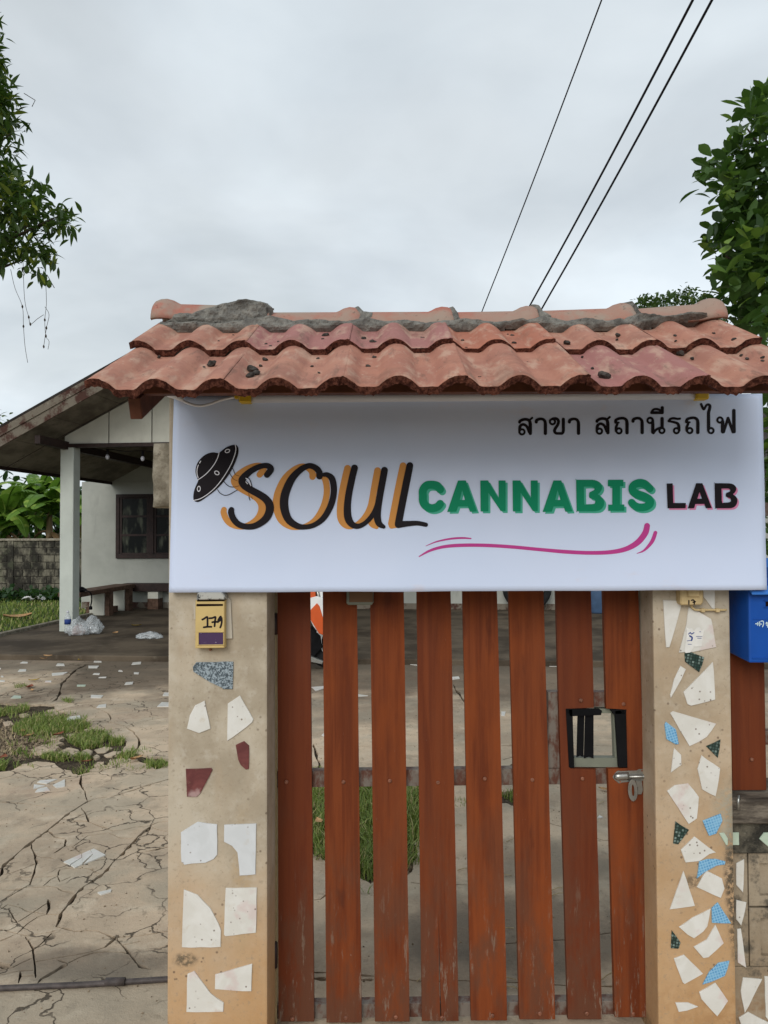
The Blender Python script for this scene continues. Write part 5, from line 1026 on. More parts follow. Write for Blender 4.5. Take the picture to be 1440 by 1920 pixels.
# ------------------------------------------------------------------ house number box 179
nb = thing('house_number_box', 'cream yellow letter box with handwritten 179 and a purple name card', 'letter box', P(393, 1216, YP - .03))
tf9 = (340, 1100, 13.09); q9 = lambda *p: crop(340, 1100, 13.09, p)
D9 = YP - .036
bm = B(); pxprism(bm, q9((345, 340), (1060, 340), (1052, 1505), (340, 1515)), D9, .034, .002); fin('body', bm, M['yellow_box'], nb)
bm = B(); pxprism(bm, q9((375, 425), (1020, 425), (1020, 472), (368, 482)), D9 - .001, .002); fin('slot', bm, M['dark_gap'], nb)
bm = B(); pxprism(bm, q9((425, 1125), (1025, 1125), (1025, 1420), (425, 1425)), D9 - .0012, .002); fin('name_card', bm, M['purple'], nb)
bm = B()
for r_ in ([(385, 1110), (1050, 1105), (1050, 1124), (385, 1128)], [(385, 1129), (424, 1129), (424, 1440), (385, 1440)], [(425, 1426), (1050, 1421), (1050, 1440), (425, 1444)]): pxprism(bm, q9(*r_), D9 - .004, .004, .0008)
fin('card_frame', bm, M['yellow_box'], nb)
bm = B(); pxprism(bm, q9((372, 235), (395, 165), (430, 140), (980, 140), (1040, 190), (1070, 240), (1070, 318), (370, 330)), D9 - .012, .046, .003); fin('hood', bm, M['hood'], nb)
bm = B(); pxprism(bm, q9((385, 330), (1060, 316), (1060, 352), (385, 362)), D9 - .002, .003); fin('hood_gap', bm, M['dark_gap'], nb)
bm = B(); pxprism(bm, q9((1065, 230), (1110, 235), (1210, 330), (1250, 1275), (1065, 1285)), YP - .007, .006, .001); pxprism(bm, q9((300, 450), (345, 350), (345, 800), (310, 790)), YP - .005, .004); fin('back_plate', bm, M['pale_plate'], nb)
bm = B(); lathe(bm, P(*q9((715, 1545))[0], YP - .006), [(.004, .006), (.004, -.004), (.002, -.006)], 8, Vector((0, 1, 0))); fin('screw', bm, M['bolt'], nb)
for p in ([(515, 808), (560, 785), (610, 750), (638, 752), (642, 850), (642, 985)], [(550, 998), (640, 985), (735, 985)], [(690, 775), (765, 768), (835, 745), (828, 830), (815, 970)], [(760, 872), (830, 862), (900, 868)], [(985, 790), (965, 735), (930, 775), (905, 825), (930, 842), (962, 812), (985, 770), (992, 860), (978, 940), (955, 1000)]): art('handwriting', [('s', p, 23)], tf9, D9 - .0006, M['ink_black'], nb, .35)
# ------------------------------------------------------------------ switch box 17 on the narrow pillar
sb = thing('switch_box', 'aged cream switch box marked 17 with a thin conduit on the narrow pillar', 'switch box', P(1297, 1136, YQ - .03))
qs = lambda *p: crop(1230, 1090, 9.0, p); D5 = YQ - .038
bm = B(); pxprism(bm, qs((405, -160), (805, -160), (805, 350), (770, 400), (440, 402), (415, 370)), D5, .037, .004); fin('case', bm, M['cream'], sb)
bm = B(); pxprism(bm, qs((545, 60), (738, 60), (738, 262), (548, 262)), D5 - .008, .009, .002); fin('rocker', bm, M['cream'], sb)
for p in ([(555, 325), (555, 385)], [(600, 320), (625, 312), (648, 330), (645, 385)], [(625, 352), (665, 345)]): art('handwriting', [('s', p, 11, False)], (1230, 1090, 9.0), D5 - .0006, M['ink_black'], sb, .35)
bm = B(); tube(bm, catmull([tuple(P(*qs(p)[0], YQ - .012)) for p in ((595, 395), (610, 440), (660, 478), (720, 484), (800, 482), (1000, 482), (1190, 482))], 5), .0036, 8); fin('conduit', bm, M['cream'], sb)
for x in (785, 1035):
    bm = B(); c = P(*qs((x, 483))[0], YQ - .01); box(bm, c.x - .006, c.x + .006, YQ - .017, YQ - .001, c.z - .007, c.z + .005, .001); fin('clip', bm, M['cream'], sb)
# ------------------------------------------------------------------ blue mailbox
YM = 2.455
mb = thing('mailbox', 'bright blue plastic mailbox hung on the plank fence beside the narrow pillar', 'mailbox', P(1480, 1243, YM))
z0, z1 = P(1410, 1243, YM).z, P(1410, 1085, YM).z; xm0 = P(1401, 1160, YM).x; xm1 = xm0 + .29
bm = B(); v = [(xm0 + .004, YM, z0), (xm1 - .004, YM, z0), (xm1, 2.598, z0 + .012), (xm0, 2.598, z0 + .012), (xm0 + .006, YM, z1), (xm1 - .006, YM, z1), (xm1, 2.598, z1 + .05), (xm0, 2.598, z1 + .05)]; quadbox(bm, v, .006, 2); fin('body', bm, M['blue'], mb)
bm = B(); quadbox(bm, [(xm0 + .002, YM - .03, P(1410, 1115, YM).z), (xm1 - .002, YM - .03, P(1410, 1115, YM).z), (xm1 + .004, 2.597, z1 + .055), (xm0 - .004, 2.597, z1 + .055), (xm0 + .004, YM - .03, P(1410, 1112, YM).z + .006), (xm1 - .004, YM - .03, P(1410, 1112, YM).z + .006), (xm1 + .004, 2.597, z1 + .062), (xm0 - .004, 2.597, z1 + .062)], .003); fin('lid', bm, M['blue_lid'], mb)
bm = B(); box(bm, P(1416, 1, YM).x, xm1 - .026, YM - .0012, YM + .01, P(1430, 1137, YM).z, P(1430, 1128, YM).z); fin('slot', bm, M['dark_gap'], mb)
bm = B(); za, zb2 = P(1430, 1139.5, YM).z, P(1430, 1126.5, YM).z; xs = P(1415, 1, YM).x
for r_ in ((xs - .004, xm1 - .022, za, za + .003), (xs - .004, xm1 - .022, zb2 - .002, zb2 + .001)): box(bm, r_[0], r_[1], YM - .004, YM + .004, r_[2], r_[3], .0008)
box(bm, xm0 + .014, xm1 - .014, YM - .003, YM + .002, P(1430, 1235, YM).z, P(1430, 1233, YM).z, .0006); box(bm, xm0 + .018, xm1 - .014, YM - .002, YM + .002, P(1430, 1161.5, YM).z, P(1430, 1160.5, YM).z); fin('moulding', bm, M['blue'], mb)
for p in ([(712, 848), (770, 850)], [(755, 825), (755, 880)], [(785, 810), (800, 850), (790, 890)], [(770, 850), (830, 855)], [(815, 800), (860, 795), (872, 850), (850, 910)], [(920, 850), (935, 820), (950, 860), (930, 880)], [(955, 830), (955, 920)], [(985, 840), (1010, 820), (1020, 890)], [(1040, 830), (1050, 900), (1075, 850)], [(1100, 825), (1095, 890), (1120, 895), (1125, 830)]): art('lettering', [('s', p, 9, len(p) > 2)], (1350, 1090, 10.667), YM - .0009, M['ink_pale'], mb, .25)
# ------------------------------------------------------------------ overhead cables
for lab, p0, p1, r, Y0, Y1 in (('thin black overhead cable, leftmost of the three crossing the sky', (1128, 0), (905, 580), .0062, 6.0, 9.0), ('thick black overhead cable running just left of its twin', (1299, 0), (997, 566), .0105, 5.6, 9.2), ('thick black overhead cable, rightmost of the three crossing the sky', (1335, 0), (1020, 571), .0105, 5.6, 9.2)):
    a, b = P(*p0, Y0), P(*p1, Y1); pts = []
    for k in range(25):
        t = -1.2 + 3.2 * k / 24; p = a.lerp(b, t); p.z += -.10 * t * (1 - t) * (1 if 0 <= t <= 1 else 0) * 1.2
        if p.z > 3.2: pts.append(p)
    pts.append(Vector((pts[-1].x - .25, 19.0, 4.5)))
    bm = B(); tube(bm, pts, r, 6); o = fin('overhead_cable', bm, M['cable_black']); tag(o, lab, 'cable', 'overhead cables')
# ------------------------------------------------------------------ steel pipe lying across the yard entrance
bm = B(); pp = [G(x, y, .0105) for x, y in ((-330, 1866), (-100, 1857), (0, 1853), (160, 1846), (313, 1836))]; pp.append(pp[-1] + Vector((.10, .0, 0))); tube(bm, pp, .0105, 10)
pi_ = fin('steel_pipe', bm, M['pipe']); tag(pi_, 'long rusty steel pipe lying on the ground left of the wide pillar', 'pipe')
bm = B(); c = G(216, 1843, .012); tube(bm, [c + Vector((-.035, 0, 0.004)), c + Vector((.035, .002, .004))], .0145, 10); fin('coupling', bm, M['pipe'], pi_)
# ------------------------------------------------------------------ mortar crumbs on the tiles
def roof_pt(x, y):
    best = None
    for (y0, z0_) in ((1.905, 2.008), (2.255, 2.186)):
        n = Vector((0, -sin(SLP), cos(SLP))); q = plane_hit(x, y, Vector((0, y0, z0_)), n)
        if y0 - .01 <= q.y <= y0 + (.36 if y0 < 2 else .3):
            s = ((q.x + .70) % .301)
            q = plane_hit(x, y, Vector((0, y0, z0_)) + n * tprof(s), n); best = q
    return best
cr = crop(140, 520, 2.182, [(560, 358), (530, 368), (730, 385), (742, 396), (718, 406), (728, 372), (780, 340), (880, 245), (835, 268), (800, 284), (782, 276), (1025, 242), (1015, 257), (1180, 257), (1220, 270), (1225, 335), (1200, 371), (1170, 385), (1170, 340), (970, 366), (1000, 392), (995, 334), (650, 238), (590, 262), (345, 327), (1420, 250), (1415, 258), (1308, 322), (760, 365)]) + crop(780, 520, 2.182, [(28, 252), (45, 285), (375, 236), (400, 272), (395, 240), (618, 272), (822, 256), (825, 240), (455, 352), (680, 327), (260, 412), (770, 411), (1082, 316), (1130, 334), (1060, 240), (1218, 230), (1300, 255), (1062, 262), (722, 374), (1330, 320), (1355, 334), (1418, 330), (1418, 343), (190, 262), (205, 290)])
csz = {0: .013, 2: .017, 3: .012, 4: .012, 6: .009, 11: .012, 13: .011, 14: .011, 15: .010, 16: .009, 34: .011, 40: .017, 41: .011, 36: .009}
CM = []
for k in range(4):
    bm = B(); bmesh.ops.create_icosphere(bm, subdivisions=2, radius=1)
    for v in bm.verts: v.co *= 1 + .45 * noise.noise(v.co * 1.7 + Vector((k * 9, 0, 0))); v.co.z *= .62
    me = bpy.data.meshes.new('mortar_crumb'); bm.to_mesh(me); bm.free(); me.materials.append(M['crumb']); CM.append(me)
for i, (x, y) in enumerate(cr):
    q = roof_pt(x, y)
    if q is None: continue
    o = link('mortar_crumb', CM[i % 4]); s = csz.get(i, rnd.uniform(.0035, .0065)); o.location = q + Vector((0, 0, s * .3)); o.scale = (s * rnd.uniform(.8, 1.4), s, s); o.rotation_euler = (SLP, 0, rnd.uniform(0, 6)); tag(o, ('dark grey crumb of old mortar on the lower course of tiles' if q.y < 2.25 else 'dark grey crumb of old mortar on the upper course of tiles under the ridge') if i not in (0, 2) else ('largest clump of dark mortar crumbs on the lower tiles left of the middle' if i == 2 else 'flat dark crumb alone on the leftmost lower tile'), 'crumb', 'mortar crumbs scattered on the roof tiles')
# ------------------------------------------------------------------ leaves
def rvec(r): 
    while True:
        v = Vector((r.uniform(-1, 1), r.uniform(-1, 1), r.uniform(-1, 1)))
        if .05 < v.length < 1: return v.normalized()
def add_leaf(V, Fa, base, d, up, L, Wd, droop=.3, shape=(.0, .75, 1.0, .62, .0), fold=.18):
    d = d.normalized(); s = d.cross(up)
    if s.length < 1e-3: s = d.orthogonal()
    s.normalize(); u = s.cross(d); n = len(shape) - 1; i0 = len(V); p = Vector(base); dd = d.copy()
    for k, w in enumerate(shape):
        V.append(p + s * w * Wd / 2 + u * fold * w * Wd / 2); V.append(p.copy()); V.append(p - s * w * Wd / 2 + u * fold * w * Wd / 2)
        dd = (dd + Vector((0, 0, -droop / n))).normalized(); p = p + dd * L / n
    for k in range(n):
        a = i0 + 3 * k; Fa.append((a, a + 1, a + 4, a + 3)); Fa.append((a + 1, a + 2, a + 5, a + 4))
def in_poly(p, poly):
    c = False; j = len(poly) - 1
    for i in range(len(poly)):
        a, b = poly[i], poly[j]
        if (a[1] > p[1]) != (b[1] > p[1]) and p[0] < (b[0] - a[0]) * (p[1] - a[1]) / (b[1] - a[1]) + a[0]: c = not c
        j = i
    return c
def crown_points(poly, n, Y, dY, r, inset=0):
    xs = [p[0] for p in poly]; ys = [p[1] for p in poly]; out = []
    while len(out) < n:
        p = (r.uniform(min(xs), max(xs)), r.uniform(min(ys), max(ys)))
        if in_poly(p, poly): out.append(P(p[0], p[1], Y + r.gauss(0, dY / 2)))
    return out
def crown(name, pts, r, per, L, Wd, m, parent, droop, spread=.5, shape=(.0, .75, 1.0, .62, .0), outward=None, bias=0):
    V = []; Fa = []
    for c in pts:
        ax = rvec(r); ax.z = abs(ax.z) * .6 + bias
        if outward is not None: ax = (ax + (c - outward).normalized() * .8)
        ax.normalize(); k = max(3, int(per * r.uniform(.6, 1.3)))
        for i in range(k):
            d = (ax * r.uniform(.2, 1) + rvec(r) * 1.0).normalized(); l = L * r.uniform(.6, 1.15)
            add_leaf(V, Fa, c + rvec(r) * spread * L * r.random() + d * l * .1, d, (Vector((0, 0, 1)) + rvec(r) * .5), l, Wd * r.uniform(.75, 1.15), droop * r.uniform(.4, 1.5), shape, r.uniform(.05, .35))
    return raw(name, V, Fa, m, parent, smooth=True)
r1 = random.Random(11)
# mango tree, left edge of the picture
mg = thing('mango_tree', 'dark leafy mango tree with hanging strings at the left edge of the sky', 'tree', (-7.2, 8.6, 0))
pol = [(-2, 25), (5, 70), (8, 105), (2, 112), (22, 128), (34, 150), (22, 165), (40, 190), (26, 205), (44, 225), (52, 250), (38, 268), (30, 290), (28, 322), (50, 330), (66, 350), (76, 372), (92, 368), (112, 372), (132, 392), (146, 418), (134, 440), (120, 428), (100, 425), (92, 438), (78, 445), (102, 470), (112, 492), (104, 512), (94, 498), (84, 520), (70, 506), (60, 480), (44, 500), (34, 506), (22, 492), (8, 490), (-40, 500), (-40, -20)]
pol = [(a - 12, b) for a, b in pol]; pts = crown_points(pol, 270, 8.2, .7, r1); pol2 = [(-40, -120), (-40, 510), (-300, 560), (-620, 480), (-800, 200), (-600, -260), (-250, -300)]
pts2 = crown_points(pol2, 420, 8.8, 2.6, r1)
crown('crown', pts + pts2, r1, 11, .175, .045, M['leaf_mango'], mg, .75, .9, (.0, .7, 1.0, .8, .45, .0))
bm = B(); base = Vector((-7.2, 8.6, -.02)); tube(bm, [base, base + Vector((.05, 0, 1.2)), base + Vector((-.1, .1, 2.4)), base + Vector((.1, 0, 3.6)), base + Vector((.3, 0, 5.2))], [.24, .2, .17, .13, .07], 12); fin('trunk', bm, M['bark'], mg)
for tgt in ((P(60, 420, 8.2)), (P(110, 405, 8.2)), (P(20, 250, 8.3)), (P(60, 480, 8.2)), P(-200, 100, 9)):
    bm = B(); s0 = base + Vector((.05, 0, 3.3)); md = s0.lerp(tgt, .5) + Vector((0, 0, .12)); tube(bm, catmull([tuple(s0), tuple(md), tuple(s0.lerp(tgt, .8) + Vector((0, 0, .05))), tuple(tgt)], 5), [.05 - .044 * k / 15 for k in range(16)], 7); fin('branch', bm, M['bark'], mg)
tw = [((45, 175), (66, 188), (60, 200)), ((88, 515), (102, 540))]
bm = B()
for l in tw: tube(bm, [P(x, y, 8.2) for x, y in l], .004, 5)
fin('twigs', bm, M['bark'], mg)
for l in ([(20, 505), (28, 540), (42, 575), (44, 612), (47, 650), (52, 680)], [(43, 480), (46, 560), (54, 595), (57, 608), (70, 598), (82, 590)], [(86, 535), (87, 570), (84, 600), (86, 630), (92, 640), (90, 655)], [(84, 575), (92, 590), (87, 615), (82, 650)]):
    bm = B(); tube(bm, catmull([tuple(P(x, y, 8.2)) for x, y in l], 4), .0026, 4)
    for x, y in l[2:4]: lathe(bm, P(x, y, 8.2), [(.001, -.02), (.011, -.004), (.009, .008), (.001, .022)], 6)
    fin('hanging_string', bm, M['bark'], mg)
for x, y in ((37, 514), (79, 523), (84, 528), (50, 505), (92, 532)):
    bm = B(); lathe(bm, P(x, y, 8.1), [(.001, -.05), (.024, -.03), (.03, 0), (.02, .03), (.001, .045)], 10); fin('mango', bm, M['leaf_broad'], mg)
# broad-leaved tree, right edge
bt = thing('broad_leaf_tree', 'broad leaved dark green tree rising behind the right end of the tiled roof', 'tree', (5.2, 7.0, 0))
pol = [(1445, 172), (1432, 178), (1412, 190), (1404, 184), (1388, 190), (1380, 205), (1390, 222), (1372, 238), (1362, 255), (1356, 270), (1368, 284), (1350, 290), (1338, 300), (1336, 310), (1318, 316), (1300, 328), (1302, 345), (1318, 356), (1345, 366), (1352, 384), (1368, 392), (1362, 412), (1352, 422), (1342, 436), (1322, 446), (1314, 462), (1312, 478), (1328, 486), (1322, 502), (1318, 520), (1334, 532), (1348, 544), (1345, 560), (1362, 580), (1380, 610), (1410, 640), (1440, 690), (1470, 690), (1470, 172)]
pol = [(a + 10 + max(0, (330 - b) * .09), b) for a, b in pol]
hole = [(1408, 288), (1420, 282), (1430, 300), (1428, 325), (1412, 322), (1406, 304)]
pts = [p for p in crown_points(pol, 250, 6.4, .8, r1)]
def scr(p): q = RM.transposed() @ (p - EYE); return (720 + F * q.x / -q.z, 960 - F * q.y / -q.z)
pts = [p for p in pts if not in_poly(scr(p), hole)]
pts2 = crown_points([(1490, 220), (1480, 760), (1560, 800), (1800, 760), (1950, 450), (1800, 150), (1640, 110)], 330, 6.9, 1.8, r1)
BR = (.12, .5, .85, 1.0, .8, .0)
crown('crown', pts + pts2, r1, 8, .165, .082, M['leaf_broad'], bt, .35, .85, BR, None, .35)
base = Vector((5.2, 7.0, -.02)); bm = B(); tube(bm, [base, base + Vector((-.1, 0, 1.3)), base + Vector((-.25, -.1, 2.6)), base + Vector((-.5, -.2, 3.8)), base + Vector((-.7, -.2, 4.8))], [.17, .15, .12, .09, .04], 10); fin('trunk', bm, M['bark'], bt)
for tgt in (P(1400, 240, 6.4), P(1350, 330, 6.4), P(1360, 480, 6.4), P(1400, 600, 6.4), P(1420, 420, 6.4)):
    bm = B(); s0 = base + Vector((-.3, -.1, 2.6)); md = s0.lerp(tgt, .55) + Vector((0, 0, .15)); tube(bm, catmull([tuple(s0), tuple(md), tuple(tgt)], 6), [.05 - .0036 * k for k in range(13)], 7); fin('branch', bm, M['bark'], bt)
# shrub seen in the sliver right of the banner
shb = thing('shrub', 'green shrub showing in the gap right of the banner', 'shrub', (P(1500, 1100, 5.4).x, 5.4, 0))
crown('foliage', crown_points([(1432, 730), (1640, 700), (1660, 1180), (1540, 1220), (1432, 1120)], 230, 5.4, .6, r1), r1, 9, .13, .06, M['leaf_broad'], shb, .4, 1.0, BR, None, .3)
bm = B(); c = BASE[shb]; tube(bm, [c + Vector((0, 0, -.03)), c + Vector((.05, 0, .8)), c + Vector((0, .05, 1.9))], [.05, .04, .015], 8); fin('stem', bm, M['bark'], shb)
# far tree tops behind the ridge
ft = thing('far_tree', 'distant light green treetop just above the right end of the ridge', 'tree', (P(1270, 700, 24).x, 24, 0))
pol = [(1193, 566), (1200, 552), (1208, 545), (1216, 556), (1224, 562), (1232, 556), (1245, 560), (1262, 556), (1270, 543), (1282, 538), (1296, 541), (1306, 548), (1316, 556), (1330, 548), (1350, 560), (1362, 590), (1350, 640), (1310, 690), (1250, 695), (1205, 650), (1190, 600)]
crown('crown', crown_points(pol, 330, 24, 1.6, r1), r1, 17, .17, .07, M['leaf_far'], ft, .4, 1.5)
bm = B(); c = BASE[ft]; tube(bm, [c, c + Vector((0, 0, 3)), c + Vector((.2, 0, 6.6))], [.3, .22, .08], 8); fin('trunk', bm, M['bark'], ft)
lt2 = thing('far_tree', 'small treetop peeping over the porch roof at the left edge', 'tree', (P(-30, 800, 26).x, 26, 0))
crown('crown', crown_points([(-120, 790), (-60, 770), (-20, 776), (2, 784), (9, 800), (4, 900), (-120, 900)], 120, 26, 1.4, r1), r1, 14, .26, .11, M['leaf_far'], lt2, .4, 1.5)
bm = B(); c = BASE[lt2]; tube(bm, [c, c + Vector((0, 0, 5))], [.22, .1], 8); fin('trunk', bm, M['bark'], lt2)
# ------------------------------------------------------------------ banana plants behind the block wall
def banana_leaf(base, az, el, L, Wd, bend, parent, r, m, name='leaf'):
    V = []; Fa = []; n = 16; d = Vector((cos(az) * cos(el), sin(az) * cos(el), sin(el))); p = Vector(base); ms = []
    for k in range(n + 1):
        t = k / n; ms.append((p.copy(), d.copy())); d = (d + Vector((0, 0, -bend * (.3 + t) / n * 1.6))).normalized(); p = p + d * L / n
    for sgn in (1, -1):
        k = 2
        while k < n:
            kk = min(n, k + r.choice((1, 2, 2, 3)))
            i0 = len(V); gap = r.uniform(0, .10)
            for q in range(k, kk + 1):
                pt, dd = ms[q]; t = q / n; w = Wd * (sin(pi * min(1, max(0, (t - .06) / .94)) ** .72) ** .6) / 2; s = dd.cross(Vector((0, 0, 1))).normalized() * sgn; u = s.cross(dd) * sgn
                dr = r.uniform(.05, .35) if kk - k < 3 else .15; shr = dd * L / n * (gap * (1 if q == k else -1 if q == kk else 0))
                V.append(pt); V.append(pt + s * w * .5 + Vector((0, 0, .06 * w)) + shr * .5); V.append(pt + s * w * (1 - dr * .3) + Vector((0, 0, -dr * w)) + shr)
            for q in range(kk - k):
                a = i0 + 3 * q; Fa.append((a, a + 1, a + 4, a + 3)); Fa.append((a + 1, a + 2, a + 5, a + 4))
            k = kk
    o = raw(name, V, Fa, m, parent, smooth=True)
    bm = B(); tube(bm, [q[0] for q in ms], [.035 * (1 - .85 * k / n) for k in range(n + 1)], 6); fin('midrib', bm, M['leaf_banana'] if m is not M['leaf_dry'] else m, o)
r2 = random.Random(5)
for i, (px, Y, hs) in enumerate(((-55, 21.3, 2.2), (8, 21.0, 2.1), (48, 21.6, 1.8), (92, 21.2, 2.2), (150, 21.5, 2.1), (70, 22.4, 2.7))):
    c = P(px, 1000, Y); c.z = 0
    bp = thing('banana_plant', ('banana plant past the left edge, leaves drooping over the wall', 'bright green banana plant at the left edge over the block wall', 'low banana plant in the middle of the clump behind the wall', 'banana plant with dry brown leaves just left of the porch column', 'banana plant hidden mostly behind the porch column', 'tallest banana plant at the back of the clump')[i], 'banana plant', c, 'banana plants behind the block wall')
    bm = B(); tube(bm, [c + Vector((0, 0, -.04)), c + Vector((.03, 0, hs * .5)), c + Vector((0, 0, hs + .2))], [.14, .12, .06], 10); fin('stem', bm, M['leaf_dry'] if i in (2, 3) else M['leaf_banana'], bp)
    for k in range(12):
        az = r2.uniform(0, 2 * pi) if k > 4 else r2.uniform(pi, 2 * pi); banana_leaf(c + Vector((0, 0, hs + r2.uniform(-.1, .2))), az, r2.uniform(.3, 1.25), r2.uniform(1.1, 1.75), r2.uniform(.42, .6), r2.uniform(.8, 2.4), bp, r2, M['leaf_banana'])
    for k in range(4): banana_leaf(c + Vector((0, 0, hs * r2.uniform(.7, 1))), r2.uniform(pi, 2 * pi), r2.uniform(-.2, .5), r2.uniform(.9, 1.3), .24, r2.uniform(2.8, 4), bp, r2, M['leaf_dry'], 'dry_leaf')
bk = thing('thicket', 'dark green thicket closing the view behind the banana plants', 'thicket', (P(40, 1000, 25).x, 25, 0))
V = []
pp_ = [Vector((r2.uniform(-22, -9), r2.uniform(24.5, 26), r2.uniform(0, 3.0))) for _ in range(800)]
crown('foliage', pp_, r2, 12, .42, .2, M['cover'], bk, .5, 1.6)
pq = [Vector((r2.uniform(9.5, 30), r2.uniform(19, 27), r2.uniform(0, 3.2))) for _ in range(420)]
o = crown('far_thicket', pq, r2, 12, .5, .26, M['cover'], None, .5, 1.8); tag(o, kind='stuff')
bm = B()
for x in (-20, -17, -14, -11): tube(bm, [(x, 25.2, -.05), (x + .1, 25.2, 1.5), (x, 25.1, 3.6)], [.08, .06, .03], 7)
fin('stems', bm, M['bark'], bk)
# ------------------------------------------------------------------ grass
def blades(name, pts, r, h, m, w=.006, z0=0.0, parent=None, lean=.7):
    V = []; Fa = []
    for p in pts:
        a = r.uniform(0, 2 * pi); hh = h * r.uniform(.3, 1.3); ln = Vector((cos(a), sin(a), 0)) * hh * lean * r.uniform(.1, 1); s = Vector((-sin(a + r.uniform(-.6, .6)), cos(a), 0)) * w * .5 * r.uniform(.6, 1.4); i0 = len(V); b = Vector((p[0], p[1], z0))
        V += [b + s, b - s, b + ln * .4 - s * .8 + Vector((0, 0, hh * .6)), b + ln * .4 + s * .8 + Vector((0, 0, hh * .6)), b + ln + Vector((0, 0, hh * .95))]
        Fa += [(i0, i0 + 1, i0 + 2, i0 + 3), (i0 + 3, i0 + 2, i0 + 4)]
    o = raw(name, V, Fa, m, parent); tag(o, kind='stuff'); return o
def px_scatter(poly, n, r, z=0.0, clump=0.0):
    out = []; xs = [p[0] for p in poly]; ys = [p[1] for p in poly]; g = [G(*p) for p in poly]; gp = [(q.x, q.y) for q in g]; x0, x1 = min(q[0] for q in gp), max(q[0] for q in gp); y0, y1 = min(q[1] for q in gp), max(q[1] for q in gp); tr = 0
    while len(out) < n and tr < n * 60:
        tr += 1; p = (r.uniform(x0, x1), r.uniform(y0, y1))
        if in_poly(p, gp) and (clump == 0 or noise.noise(Vector((p[0] * 5, p[1] * 5, 4))) > clump * (.5 + r.random()) - .25): out.append(p)
    return out
pt_ = []
for poly, n in (([crop(0, 1200, 4.235, [q])[0] for q in ((100, 690), (180, 630), (330, 605), (480, 600), (560, 640), (690, 640), (720, 690), (620, 715), (500, 725), (360, 745), (250, 760), (120, 740))], 2300), (crop(0, 1200, 4.235, [(520, 790), (620, 740), (740, 720), (850, 740), (840, 790), (770, 840), (680, 860), (600, 830)]), 1500), (crop(0, 1200, 4.235, [(860, 780), (980, 780), (985, 820), (880, 825)]), 320), (crop(0, 1200, 4.235, [(330, 905), (480, 905), (560, 925), (500, 950), (400, 940), (330, 925)]), 420), (crop(0, 1200, 4.235, [(600, 920), (720, 920), (720, 945), (610, 945)]), 240),
                (crop(0, 1200, 4.235, [(920, 920), (1060, 885), (1080, 920), (1000, 950)]), 420), (crop(0, 1200, 4.235, [(1140, 960), (1330, 975), (1340, 1015), (1190, 1010)]), 420), (crop(0, 1200, 4.235, [(-100, 960), (60, 970), (40, 1020), (-100, 1030)]), 420), (crop(0, 1200, 4.235, [(-100, 540), (0, 545), (200, 515), (240, 545), (60, 590), (-100, 600)]), 700), (crop(0, 1200, 4.235, [(120, 360), (200, 355), (210, 375), (120, 385)]), 120), (crop(0, 1200, 4.235, [(500, 475), (575, 470), (580, 500), (520, 500)]), 160), (crop(0, 1200, 4.235, [(580, 1050), (720, 1020), (730, 1050), (620, 1075)]), 60)): pt_ += px_scatter(poly, n, r2)
pt_ += px_scatter(crop(0, 1200, 4.235, [(60, 600), (480, 560), (720, 620), (1000, 780), (1340, 960), (1340, 1020), (700, 1060), (100, 1000)]), 1400, r2, 0, .5)
blades('grass', pt_, r2, .05, M['grass'], .006, -.018, None, 1.3)
blades('gate_grass', px_scatter([(590, 1476), (640, 1470), (720, 1478), (790, 1476), (800, 1530), (788, 1570), (775, 1622), (740, 1640), (690, 1652), (640, 1622), (590, 1602), (572, 1560)], 4600, r2) + px_scatter([(560, 1470), (640, 1462), (800, 1470), (815, 1530), (800, 1590), (780, 1650), (740, 1665), (690, 1678), (640, 1650), (570, 1615), (556, 1560)], 2600, r2, 0, .35), r2, .075, M['grass'], .006, -.018, None, 1.5)
blades('gate_grass', px_scatter([(935, 1485), (975, 1480), (1000, 1492), (965, 1503)], 260, r2) + px_scatter([(850, 1500), (880, 1496), (884, 1512), (856, 1514)], 60, r2) + px_scatter([(575, 1440), (606, 1438), (606, 1447), (575, 1449)], 120, r2), r2, .05, M['grass'], .006, -.03)
blades('dry_grass', pt_[::9] + px_scatter([(590, 1476), (790, 1476), (800, 1530), (775, 1625), (690, 1660), (590, 1605)], 500, r2) + px_scatter([(585, 1478), (612, 1474), (614, 1505), (588, 1512)], 420, r2) + px_scatter([(580, 1585), (614, 1590), (640, 1625), (590, 1605)], 160, r2) + px_scatter(crop(0, 1200, 4.235, [(-100, 700), (0, 690), (120, 760), (200, 840), (120, 900), (-100, 940)]), 300, r2), r2, .05, M['straw'], .005, -.035, None, 1.5)
pl = []
for _ in range(16000):
    u = r2.uniform(-15, u_edge + .78); v = r2.uniform(12.2, 20.2); p = H(u, v, 0)
    if p.y < 19.4: pl.append((p.x, p.y))
blades('lawn_grass', pl, r2, .09, M['grass'], .02, .02)
cv = [Vector((p[0], p[1], r2.uniform(.05, .22))) for p in [(H(r2.uniform(-15, u_edge + .7), r2.uniform(17.7, 19.6), 0).x, r2.uniform(18.2, 19.4)) for _ in range(330)]]
o = crown('ground_cover', cv, r2, 9, .14, .11, M['cover'], None, .4, 1.0, BR, None, .6); tag(o, kind='stuff')
